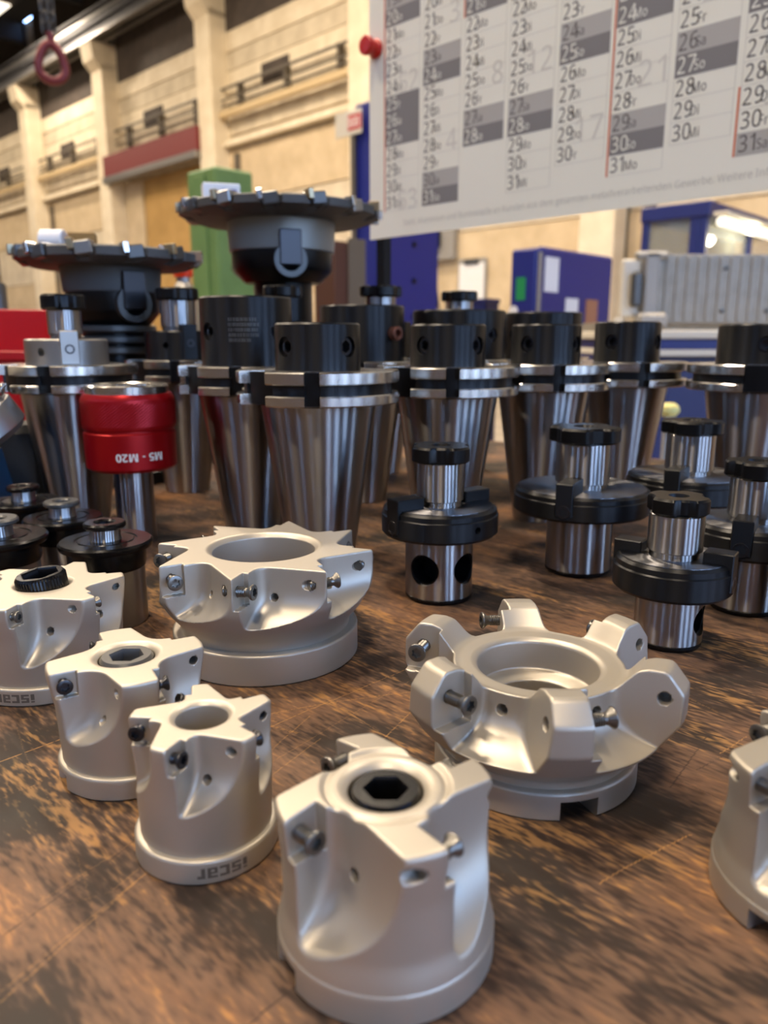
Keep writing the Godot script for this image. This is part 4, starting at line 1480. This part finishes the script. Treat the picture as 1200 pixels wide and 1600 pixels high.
func hall() -> void:
	var o := structure("floor", "pale grey concrete floor of the hall")
	hslab("slab", -40, 9, -8, 11, FLOOR_Y - 0.2, FLOOR_Y, M.floor_grey, o)
	o = structure("ceiling", "dark roof of the hall with steel purlins")
	hslab("deck", -40, 9, -8, 11, ROOF_Y, ROOF_Y + 0.2, M.roof, o)
	for i in 12:
		hslab("roof_truss", -38.6 + i * 4.1, -38.35 + i * 4.1, -8, 11, ROOF_Y - 0.55, ROOF_Y, M.roof_steel, o)
	for i in 9:
		hslab("purlin", -40, 9, -6.8 + i * 2.1, -6.68 + i * 2.1, ROOF_Y - 0.2, ROOF_Y, M.roof_steel, o)
	# the long wall seen at the left: columns, panels, services
	o = structure("wall_back", "long cream wall of the hall with concrete columns")
	hslab("masonry", -40, 9, 11.06, 11.36, FLOOR_Y, ROOF_Y, M.cream, o)
	var edges := []
	for i in 11:
		edges.append(-40.70 + i * 4.93)          # left edges of the columns
	for i in edges.size():
		var x: float = edges[i]
		hslab("column", x, x + 0.58, 10.55, 11.06, FLOOR_Y, 7.15, M.cream_light, o, 0.02)
		var s := Soup.new()
		prism(s, PackedVector2Array([Vector2(-11.06, 7.0), Vector2(-10.54, 7.0), Vector2(-10.36, 7.2), Vector2(-10.30, 7.62), Vector2(-11.06, 7.62)]), 0.0, 0.58)
		part("corbel", build(s, 20.0), M.cream_light, o, Transform3D(Basis(Vector3(0, 0, 1), Vector3(0, 1, 0), Vector3(-1, 0, 0)), Vector3(x + 0.58, 0, 0)))
		if i == edges.size() - 1:
			break
		var a := x + 0.58
		var b: float = edges[i + 1]
		var gate := i == 4
		# precast panels, one above the other, with open joints
		var rows := [[FLOOR_Y, 0.5], [0.52, 1.95], [1.97, 3.2], [3.22, 4.3], [4.62, 5.28], [5.30, 5.92], [5.94, 6.30], [6.32, 6.72]]
		for k in rows.size():
			if gate and k < 4:
				continue
			hslab("wall_panel", a, b, 10.98 - 0.012 * (k % 2), 11.06, rows[k][0], rows[k][1], [M.cream, M.cream_warm, M.cream, M.cream_warm, M.cream, M.cream_light, M.cream, M.cream_light][k], o, 0.008)
		hslab("upper_siding", a, b, 11.0, 11.06, 6.74, ROOF_Y, M.siding, o)
		hslab("ledge", a, b, 10.80, 11.06, 4.36, 4.50, M.cream_light, o, 0.01)
		hslab("window_slab", a + 1.3, a + 2.2, 10.93, 11.0, 5.42, 5.80, M.siding, o, 0.01)
		if gate:
			hslab("gate_leaf", a + 0.2, a + 1.05, 10.90, 11.05, FLOOR_Y, 4.2, M.cream_warm, o)
			hslab("gate_leaf", a + 1.10, b - 0.1, 10.94, 11.05, FLOOR_Y, 4.2, M.ochre, o)
			hslab("gate_beam", a - 0.1, b + 0.05, 10.45, 10.80, 4.34, 4.86, M.beam_red, o, 0.01)
			hslab("gate_rail", a - 0.1, b + 0.05, 10.40, 10.60, 4.18, 4.34, M.rail, o, 0.01)
		else:
			hslab("cable_tray", a, b, 10.72, 10.82, 4.94, 5.08, M.conduit, o, 0.01)
			hslab("door_frame", a + 0.25, a + 0.40, 10.90, 11.0, FLOOR_Y, 4.2, M.pipe, o)
		for p in [[5.52, 0.045], [5.30, 0.03], [5.18, 0.03]]:
			hslab("pipe", a, b, 10.80, 10.80 + p[1], p[0], p[0] + p[1], M.pipe, o)
		for q in 3:
			hslab("pipe_bracket", a + 0.6 + q * 1.6, a + 0.64 + q * 1.6, 10.80, 11.0, 5.05, 5.58, M.pipe, o)
	hslab("pipe", -5.70, -5.60, 10.90, 11.0, FLOOR_Y, 4.3, M.pipe, o)
	hslab("crane_beam", -40, 9, 10.40, 10.56, 7.62, 8.25, M.crane, o)
	hslab("crane_flange", -40, 9, 10.28, 10.70, 7.62, 7.68, M.rail, o)
	hslab("crane_flange", -40, 9, 10.28, 10.70, 8.22, 8.28, M.crane, o)
	hslab("crane_rail", -40, 9, 10.44, 10.52, 8.28, 8.38, M.rail, o)
	hslab("conductor_bar", -40, 9, 10.20, 10.24, 7.98, 8.06, M.rail, o)
	# the wall behind the photographer, with a band of windows
	o = structure("wall_front", "wall behind the photographer with a band of windows")
	hslab("lower_wall", -40, 9, -8.3, -8.0, FLOOR_Y, 2.2, M.siding, o)
	hslab("upper_wall", -40, 9, -8.3, -8.0, 5.4, ROOF_Y, M.siding, o)
	for i in 12:
		var x := -40.0 + i * 4.083
		hslab("pier", x, minf(x + 3.5, 9.0), -8.3, -8.0, 2.2, 5.4, M.siding, o)
	# end walls
	o = structure("wall_left", "far end wall of the hall")
	hslab("masonry", -40.3, -40, -8.3, 11.36, FLOOR_Y, ROOF_Y, M.cream, o)
	o = structure("wall_right", "end wall with tall windows, out of the picture to the right")
	hslab("lower_wall", 9, 9.3, -8.3, 11.36, FLOOR_Y, -0.3, M.siding, o)
	hslab("upper_wall", 9, 9.3, -8.3, 11.36, 5.6, ROOF_Y, M.siding, o)
	for p in [[-8.3, -4.2], [-2.9, -1.2], [0.1, 1.9], [3.2, 6.0], [7.2, 11.36]]:
		hslab("pier", 9, 9.3, p[0], p[1], -0.3, 5.6, M.siding, o)
	for i in 2:
		hslab("transom", 9.1, 9.2, -8.3, 11.36, 1.6 + i * 2.0, 1.68 + i * 2.0, M.window_bar, o)
	# lamps
	lamp(-23.15, 9.0, 8.62, 180.0, "bright high bay lamp at the top left corner under the roof")
	for p in [[-30.0, 6.0], [-20.0, 4.5], [-13.0, 6.0], [-7.0, 7.0], [0.4, 5.5], [-3.2, 0.4], [-9.0, 1.5], [-14.0, -2.0]]:
		lamp(p[0], p[1], 8.5, 260.0, "high bay lamp under the roof, outside the picture")
	for p in [[-4.0, -4.5], [2.6, -3.2]]:
		lamp(p[0], p[1], 8.5, 230.0, "high bay lamp under the roof, outside the picture")
	# hook on its chain
	var t := hall_thing("crane_hook", "pink-red lifting hook hanging on a double chain, top left", "hook", Vector3(-2.605, 0.94, -1.182))
	t.rotation.y = 0.35
	var path := PackedVector3Array()
	for i in 33:
		var u := TAU * i / 32.0
		var y := 0.047 - 0.047 * cos(u)
		path.append(Vector3(sin(u) * 0.047 * (1.0 - 0.36 * y / 0.094) , y + 0.012 * maxf(0.0, y / 0.094 - 0.5) * 2.0, 0))
	path.remove_at(32)
	var s := Soup.new()
	tube(s, path, 0.0135, 14, true)
	part("hook_eye", build(s, 60.0), M.hook, t)
	s = Soup.new()
	tube(s, PackedVector3Array([Vector3(0, 0.100, 0), Vector3(0.004, 0.118, 0), Vector3(0, 0.14, 0)]), 0.012, 12)
	part("swivel", build(s, 60.0), M.hook, t)
	var link := Soup.new()
	var lp := PackedVector3Array()
	for i in 20:
		var u := TAU * i / 20.0
		lp.append(Vector3(cos(u) * 0.0105, sin(u) * 0.0105 + (0.0085 if sin(u) >= 0.0 else -0.0085), 0))
	tube(link, lp, 0.0042, 8, true)
	var lm := build(link, 60.0)
	for i in 44:
		for q in [-1, 1]:
			part("chain_link", lm, M.chain, t, turned(Vector3(q * 0.011, 0.150 + i * 0.0290, 0), Vector3(0, PI / 4 + (PI / 2 if i % 2 else 0.0), 0)))
	part("hoist", box_mesh(Vector3(0.22, 0.2, 0.2), 0.02), M.conduit, t, at(Vector3(0, 1.51, 0)))
	t = hall_thing("jib_beam", "yellow jib beam carrying the chain hoist, above the picture", "crane", Vector3(-2.605, 2.54, 0))
	part("web", box_mesh(Vector3(0.10, 0.18, 9.2), 0.005), M.conduit, t, at(Vector3(0, 0.10, 3.4)))

func machines() -> void:
	var f := FLOOR_Y
	# green machine column
	var t := hall_thing("machine_column", "green machine column with dark bolt holes, behind the higher cutter head", "machine", Vector3(-3.77, f, -2.60))
	slab("column", Vector3(-0.138, 0, -0.125), Vector3(0.138, 1.934, 0.125), M.machine_green, t, 0.012)
	slab("base", Vector3(-0.25, 0, -0.25), Vector3(0.25, 0.30, 0.25), M.machine_green, t, 0.02)
	slab("guide_strip", Vector3(-0.05, 0.3, 0.125), Vector3(0.05, 1.90, 0.137), M.machine_green, t, 0.003)
	for y in [1.26, 1.42, 1.58, 1.10]:
		var s := Soup.new()
		lathe(s, [Vector2(0, 0), Vector2(0.014, 0), Vector2(0.013, 0.006), Vector2(0.008, 0.006), Vector2(0.008, 0.002), Vector2(0, 0.002)], 24)
		part("bolt", build(s, 30.0), M.black, t, along(Vector3(0.138, y, 0.03), Vector3(1, 0, 0)))
	# blue cabinet behind the calendar
	t = hall_thing("blue_cabinet", "tall dark blue cabinet standing behind the calendar", "cabinet", Vector3(-3.95, f, -4.24))
	slab("carcass", Vector3(-0.13, 0, -0.30), Vector3(0.12, 2.60, 0.30), M.machine_blue, t, 0.01)
	slab("door", Vector3(0.12, 0.05, -0.29), Vector3(0.135, 2.58, 0.25), M.machine_blue, t, 0.004)
	slab("side_panel", Vector3(-0.12, 0.05, 0.30), Vector3(0.08, 2.58, 0.31), M.machine_blue, t, 0.004)
	for y in [1.45, 1.20, 1.70, 1.95]:
		part("lock", box_mesh(Vector3(0.012, 0.035, 0.035), 0.003), M.black, t, at(Vector3(0.141, y, -0.02)))
	t = hall_thing("warning_sign", "white sign with red lettering beside the calendar's left edge", "sign", Vector3(-4.07, 1.50, -3.90))
	slab("plate", Vector3(-0.16, 0, 0), Vector3(0.10, 0.155, 0.008), M.pale_panel, t, 0.002)
	slab("red_field", Vector3(-0.03, 0.03, 0.008), Vector3(0.098, 0.125, 0.010), M.red_plastic, t)
	for i in 5:
		slab("lettering", Vector3(-0.022 + i * 0.022, 0.045, 0.010), Vector3(-0.010 + i * 0.022, 0.110, 0.0108), M.white_ink, t)
	slab("bracket", Vector3(-0.02, -2.4, -0.02), Vector3(0.02, 0.02, 0.0), M.pipe, t)
	# brown cabinet
	t = hall_thing("brown_cabinet", "narrow brown cabinet with grey edge strip, right of the green column", "cabinet", Vector3(-3.52, f, -3.26))
	slab("carcass", Vector3(-0.10, 0, -0.12), Vector3(0.09, 1.60, 0.12), M.brown, t, 0.006)
	slab("edge_strip", Vector3(0.09, 0.02, -0.12), Vector3(0.105, 1.62, 0.02), M.pipe, t, 0.002)
	# blue machine door with notes
	t = hall_thing("machine_door", "blue machine door with taped notes, right of the knobbed arbors", "machine", Vector3(-1.94, f, -3.20))
	slab("left_leaf", Vector3(-0.070, 0, 0.26), Vector3(0.062, 1.418, 0.325), M.machine_blue, t, 0.01)
	slab("right_leaf", Vector3(0.035, 0, -0.33), Vector3(0.070, 1.425, 0.30), M.machine_blue, t, 0.012)
	slab("gap_strip", Vector3(0.062, 0.05, 0.296), Vector3(0.073, 1.40, 0.312), M.panel_grey, t)
	slab("green_tape", Vector3(-0.035, 1.205, 0.325), Vector3(0.012, 1.30, 0.327), M.green_tape, t)
	slab("paper_note", Vector3(0.070, 1.24, 0.16), Vector3(0.072, 1.385, 0.27), M.white_plastic, t)
	slab("paper_note", Vector3(0.070, 1.07, -0.02), Vector3(0.072, 1.22, 0.09), M.white_plastic, t)
	slab("tan_note", Vector3(0.070, 1.07, -0.20), Vector3(0.072, 1.22, -0.09), M.tan_note, t)
	var s := Soup.new()
	lathe(s, [Vector2(0, 0), Vector2(0.022, 0), Vector2(0.022, 0.004), Vector2(0, 0.004)], 24)
	part("round_sticker", build(s, 30.0), M.white_plastic, t, along(Vector3(-0.045, 1.16, 0.325), Vector3(0, 0, 1)))
	t = hall_thing("blue_locker", "low dark blue locker left of the blue machine door", "locker", Vector3(-2.50, f, -3.34))
	slab("body", Vector3(-0.07, 0, -0.06), Vector3(0.06, 1.235, 0.06), M.deep_blue, t, 0.006)
	slab("lid", Vector3(-0.075, 1.22, -0.065), Vector3(0.065, 1.245, 0.065), M.deep_blue, t, 0.004)
	# on the wall
	t = hall_thing("switch_box", "grey switch box with black plug and hanging cable on the cream wall", "switch box", Vector3(-9.0, 1.50, -10.96))
	slab("housing", Vector3(-0.30, 0, -0.01), Vector3(0.22, 0.62, 0.14), M.panel_grey, t, 0.02)
	slab("plug", Vector3(-0.25, 0.22, 0.14), Vector3(-0.05, 0.50, 0.22), M.black, t, 0.02)
	s = Soup.new()
	tube(s, PackedVector3Array([Vector3(-0.15, 0.24, 0.18), Vector3(-0.16, -0.3, 0.16), Vector3(-0.05, -0.9, 0.16), Vector3(0.02, -1.6, 0.12), Vector3(0.02, -2.35, 0.1)]), 0.022, 10)
	part("cable", build(s, 60.0), M.black, t)
	t = hall_thing("notice_board", "white clipboard notice in a grey frame on the cream wall", "notice", Vector3(-8.35, 0.70, -10.95))
	slab("frame", Vector3(-0.40, 0, 0), Vector3(0.22, 0.80, 0.03), M.panel_grey, t, 0.01)
	slab("sheet", Vector3(-0.36, 0.04, 0.03), Vector3(0.18, 0.72, 0.034), M.white_plastic, t)
	slab("clip", Vector3(-0.24, 0.70, 0.03), Vector3(0.06, 0.79, 0.06), M.dark_steel, t, 0.005)
	# blue framed cabin with windows
	t = hall_thing("cabin", "blue framed cabin with windows at the right under the calendar", "cabin", Vector3(-2.60, f, -6.40))
	var top := 2.115
	slab("base_panel", Vector3(-0.55, 0, -1.9), Vector3(0.0, 1.40, 0.0), M.frame_blue, t, 0.01)
	slab("roof_beam", Vector3(-0.56, top - 0.12, -1.9), Vector3(0.02, top, 0.02), M.frame_blue, t, 0.01)
	for p in [[-0.55, 0.0], [-0.06, 0.0], [-0.06, -0.98], [-0.06, -1.90], [-0.55, -1.9]]:
		slab("post", Vector3(p[0], 1.40, p[1] - 0.06), Vector3(p[0] + 0.06, top - 0.1, p[1]), M.frame_blue, t, 0.006)
	slab("post", Vector3(-0.14, 1.40, -0.05), Vector3(-0.06, top - 0.1, 0.0), M.frame_blue, t, 0.006)
	slab("window_pane", Vector3(-0.49, 1.40, -0.035), Vector3(-0.14, top - 0.12, -0.025), M.glass, t)
	slab("window_pane", Vector3(-0.035, 1.40, -0.98), Vector3(-0.025, top - 0.12, -0.06), M.glass, t)
	slab("window_pane", Vector3(-0.035, 1.40, -1.90), Vector3(-0.025, top - 0.12, -1.04), M.glass, t)
	slab("back_wall", Vector3(-0.55, 1.40, -1.9), Vector3(-0.50, top - 0.1, -0.06), M.ochre, t)
	t = hall_thing("tube_lamp", "lit fluorescent tube in front of the cabin window at the right edge", "lamp", Vector3(-2.49, 1.045, -7.0))
	s = Soup.new()
	lathe(s, [Vector2(0, -0.60), Vector2(0.036, -0.60), Vector2(0.038, -0.58), Vector2(0.038, 0.58), Vector2(0.036, 0.60), Vector2(0, 0.60)], 20)
	part("lamp_tube", build(s, 40.0), M.tube_glow, t, along(Vector3(0, 0, 0), Vector3(0, 0, 1)))
	slab("reflector", Vector3(-0.06, 0.042, -0.62), Vector3(0.06, 0.075, 0.62), M.pale_panel, t, 0.004)
	var l := OmniLight3D.new()
	l.name = "light"
	l.light_energy = 0.8
	l.light_color = Color(1.0, 0.95, 0.82)
	l.light_size = 0.05
	l.omni_range = 30.0
	l.shadow_enabled = true
	l.position = Vector3(0.06, -0.06, 0)
	t.add_child(l)
	# machine with a ribbed grey guard
	t = thing("ribbed_guard_machine", "blue machine with pale ledge and ribbed grey sheet guard, right edge", "machine", Vector3(1.25, f, -2.30))
	slab("bed", Vector3(-0.62, 0, -0.5), Vector3(0.8, 1.005, 0.20), M.deep_blue, t, 0.01)
	slab("blue_band", Vector3(-0.60, 1.012, -0.4), Vector3(0.8, 1.040, 0.24), M.machine_blue, t, 0.003)
	slab("lower_ledge", Vector3(-0.62, 0.995, -0.4), Vector3(0.8, 1.012, 0.26), M.pale_panel, t, 0.002)
	slab("upper_ledge", Vector3(-0.62, 1.040, -0.4), Vector3(0.8, 1.062, 0.26), M.pale_panel, t, 0.003)
	slab("inner_panel", Vector3(-0.58, 1.062, -0.4), Vector3(0.8, 1.09, -0.06), M.guard_grey, t)
	slab("guard_sheet", Vector3(-0.47, 1.085, -0.02), Vector3(0.8, 1.278, 0.0), M.guard_grey, t, 0.001)
	for i in 40:
		slab("rib", Vector3(-0.435 + i * 0.031, 1.09, 0.0), Vector3(-0.425 + i * 0.031, 1.272, 0.004), M.guard_grey, t, 0.0015)
	for i in 6:
		for k in 2:
			s = Soup.new()
			lathe(s, [Vector2(0, 0), Vector2(0.006, 0), Vector2(0.005, 0.003), Vector2(0, 0.0035)], 14)
			part("rivet", build(s, 30.0), M.dark_steel, t, along(Vector3(-0.26 + i * 0.13, 1.12 + k * 0.12, 0.004), Vector3(0, 0, 1)))
	slab("guard_post", Vector3(-0.50, 1.06, -0.03), Vector3(-0.455, 1.285, 0.02), M.panel_grey, t, 0.006)
	slab("hinge_plate", Vector3(-0.56, 1.10, -0.02), Vector3(-0.505, 1.265, 0.005), M.pale_panel, t, 0.006)
	slab("handle", Vector3(-0.535, 1.13, 0.005), Vector3(-0.505, 1.23, 0.03), M.dark_steel, t, 0.008)
	slab("bracket", Vector3(-0.52, 1.065, 0.0), Vector3(-0.43, 1.115, 0.05), M.panel_grey, t, 0.012)
	slab("top_hinge", Vector3(-0.53, 1.262, 0.0), Vector3(-0.43, 1.286, 0.02), M.panel_grey, t, 0.01)
	slab("knob", Vector3(-0.60, 1.07, 0.05), Vector3(-0.565, 1.10, 0.09), M.panel_grey, t, 0.012)
	s = Soup.new()
	lathe(s, [Vector2(0, 0), Vector2(0.012, 0.0), Vector2(0.018, 0.008), Vector2(0.017, 0.016), Vector2(0.009, 0.022), Vector2(0, 0.023)], 24)
	t = thing("yellow_cap", "pale yellow plastic cap on a post behind the bench, right of the middle", "cap", Vector3(0.488, f, -1.307))
	part("cap", build(s, 40.0), M.yellow, t, at(Vector3(0, 0.910, 0)))
	slab("post", Vector3(-0.006, 0, -0.006), Vector3(0.006, 0.914, 0.006), M.panel_grey, t)

# ---------------------------------------------------------------- bench and calendar

func bench() -> void:
	var t := hall_thing("workbench", "long workbench with a scratched oil-stained brown wooden top", "workbench", Vector3(0, FLOOR_Y, 0))
	slab("worktop", Vector3(-2.6, 0.85, -TABLE_B), Vector3(0.9, 0.9, 0.42), M.wood, t, 0.004)
	for x in [-2.45, -0.9, 0.70]:
		for z in [-0.78, 0.30]:
			slab("leg", Vector3(x, 0, z), Vector3(x + 0.07, 0.85, z + 0.07), M.crane, t, 0.004)
	slab("rail", Vector3(-2.5, 0.72, -0.80), Vector3(0.8, 0.85, -0.76), M.crane, t, 0.003)
	slab("rail", Vector3(-2.5, 0.72, 0.30), Vector3(0.8, 0.85, 0.34), M.crane, t, 0.003)

func squeezed(v: PackedVector3Array) -> PackedVector3Array:
	for i in v.size():
		v[i].x *= 0.86
	return v

func calendar() -> void:
	var b := 0.80
	var t := hall_thing("wall_calendar", "large white year planner with grey weekend bars, above the back of the bench", "calendar", Vector3(-0.30, 0.0, -b))
	var ox := 0.30
	slab("sheet", Vector3(-0.800 + ox, 0.275, -0.0004), Vector3(0.20 + ox, 1.10, 0.0), M.paper, t)
	slab("backing_board", Vector3(-0.780 + ox, 0.30, -0.004), Vector3(0.18 + ox, 1.09, -0.0006), M.panel_grey, t)
	slab("post", Vector3(-0.792 + ox, 0.0, -0.020), Vector3(-0.778 + ox, 1.05, -0.005), M.black, t)
	slab("post", Vector3(0.158 + ox, 0.0, -0.020), Vector3(0.172 + ox, 1.05, -0.005), M.black, t)
	var pitch := 0.0205
	var col := 0.0665
	var wide := 0.0600
	var y31 := 0.3090
	var names := ["Mo", "Di", "Mi", "Do", "Fr", "Sa", "So"]
	var days := [31, 31, 28, 31, 30, 31, 30, 31, 31, 30]
	var first := 1                       # 1 December 2020 is a Tuesday
	var glyph := {}
	for w in names:
		glyph[w] = squeezed(lettering(w, 0.0088))
	for k in 32:
		glyph[str(k)] = squeezed(lettering(str(k), 0.0146))
	var dates := PackedVector3Array()
	var light_dates := PackedVector3Array()
	var weeks := PackedVector3Array()
	var lines := Soup.new()
	var week_of_first := [49, 53, 5, 9, 13, 17, 22, 26, 30, 35]
	var put := func(to: PackedVector3Array, g: PackedVector3Array, x: float, y: float, z: float, left: bool) -> void:
		var lo := 1e9
		var hi := -1e9
		for p in g:
			lo = minf(lo, p.x); hi = maxf(hi, p.x)
		for p in g:
			to.append(Vector3(p.x + x - (lo if left else hi), p.y + y, z))
	for c in 10:
		var x: float = -0.7695 + c * col + ox
		var monday := 0
		for dd in range(1, days[c] + 1):
			var wd: int = (first + dd - 1) % 7
			var y: float = y31 + (31 - dd) * pitch
			if dd < 11:
				continue
			var grey := wd == 5
			var dark := wd == 6 or (c == 5 and dd == 24) or (c == 0 and dd == 25) or (c == 0 and dd == 26)
			if grey and not dark:
				slab("weekend_bar", Vector3(x, y, 0.0), Vector3(x + wide, y + pitch, 0.00012), M.grey_print, t)
			elif dark:
				slab("holiday_bar", Vector3(x, y, 0.0), Vector3(x + wide, y + pitch, 0.00012), M.dark_print, t)
			put.call(light_dates if dark else dates, glyph[str(dd)], x + 0.0025, y + pitch * 0.5, 0.00022, true)
			put.call(light_dates if dark else dates, glyph[names[wd]], x + 0.0190, y + pitch * 0.40, 0.00022, true)
			if wd == 3:
				var doy := 0
				for q in range(0, c):
					doy += days[q]
				doy += dd - 31                          # day of 2021
				var wk := (doy + 3) / 7 + (0 if doy >= 0 else 0)
				if c == 0:
					wk = 51 if dd < 20 else (52 if dd < 27 else 53)
				put.call(weeks, lettering(str(wk), 0.024), x + wide - 0.003, y + pitch * 0.55, 0.00016, false)
			bbox(lines, Vector3(wide, 0.0004, 0.00006), 0.0, at(Vector3(x + wide / 2, y, 0.00008)))
		var yb: float = y31 + (31 - days[c]) * pitch
		for xx in [x, x + wide]:
			bbox(lines, Vector3(0.0005, 1.0 - yb, 0.00006), 0.0, at(Vector3(xx, (1.0 + yb) / 2, 0.00008)))
		if c == 0 or c == 5:
			slab("orange_rule", Vector3(x - 0.0026, yb, 0.0), Vector3(x - 0.0006, 1.0, 0.00015), M.orange_ink, t)
		if c == 2:
			slab("orange_rule", Vector3(x - 0.0026, y31 + 10 * pitch, 0.0), Vector3(x - 0.0006, 1.0, 0.00015), M.orange_ink, t)
		if c == 7:
			slab("orange_rule", Vector3(x - 0.0026, yb, 0.0), Vector3(x - 0.0006, yb + 3 * pitch, 0.00015), M.orange_ink, t)
		first = (first + days[c]) % 7
	part("ruled_lines", build(lines, 20.0), M.line_ink, t)
	part("printed_dates", flat_mesh(dates, Vector3(0, 0, 1)), M.ink, t)
	part("reversed_dates", flat_mesh(light_dates, Vector3(0, 0, 1)), M.paper, t)
	part("week_numbers", flat_mesh(weeks, Vector3(0, 0, 1)), M.pale_ink, t)
	var foot := PackedVector3Array()
	put.call(foot, lettering("Stahl, Aluminium und Buntmetalle an Kunden aus dem gesamten metallverarbeitenden Gewerbe. Weitere Infos", 0.0068), -0.262 + ox, 0.2915, 0.00016, false)
	part("footer_print", flat_mesh(foot, Vector3(0, 0, 1)), M.line_ink, t)
	t = hall_thing("magnet", "round red magnet holding the calendar's left edge", "magnet", Vector3(-0.7865, 0.515, -b))
	var s := Soup.new()
	lathe(s, [Vector2(0, 0.0002), Vector2(0.0115, 0.0002), Vector2(0.0118, 0.003), Vector2(0.0092, 0.006), Vector2(0.0088, 0.013), Vector2(0.0115, 0.016), Vector2(0.0118, 0.021), Vector2(0.0100, 0.023), Vector2(0, 0.0235)], 40)
	part("body", build(s, 35.0), M.magnet, t, along(Vector3.ZERO, Vector3(0, 0, 1)))
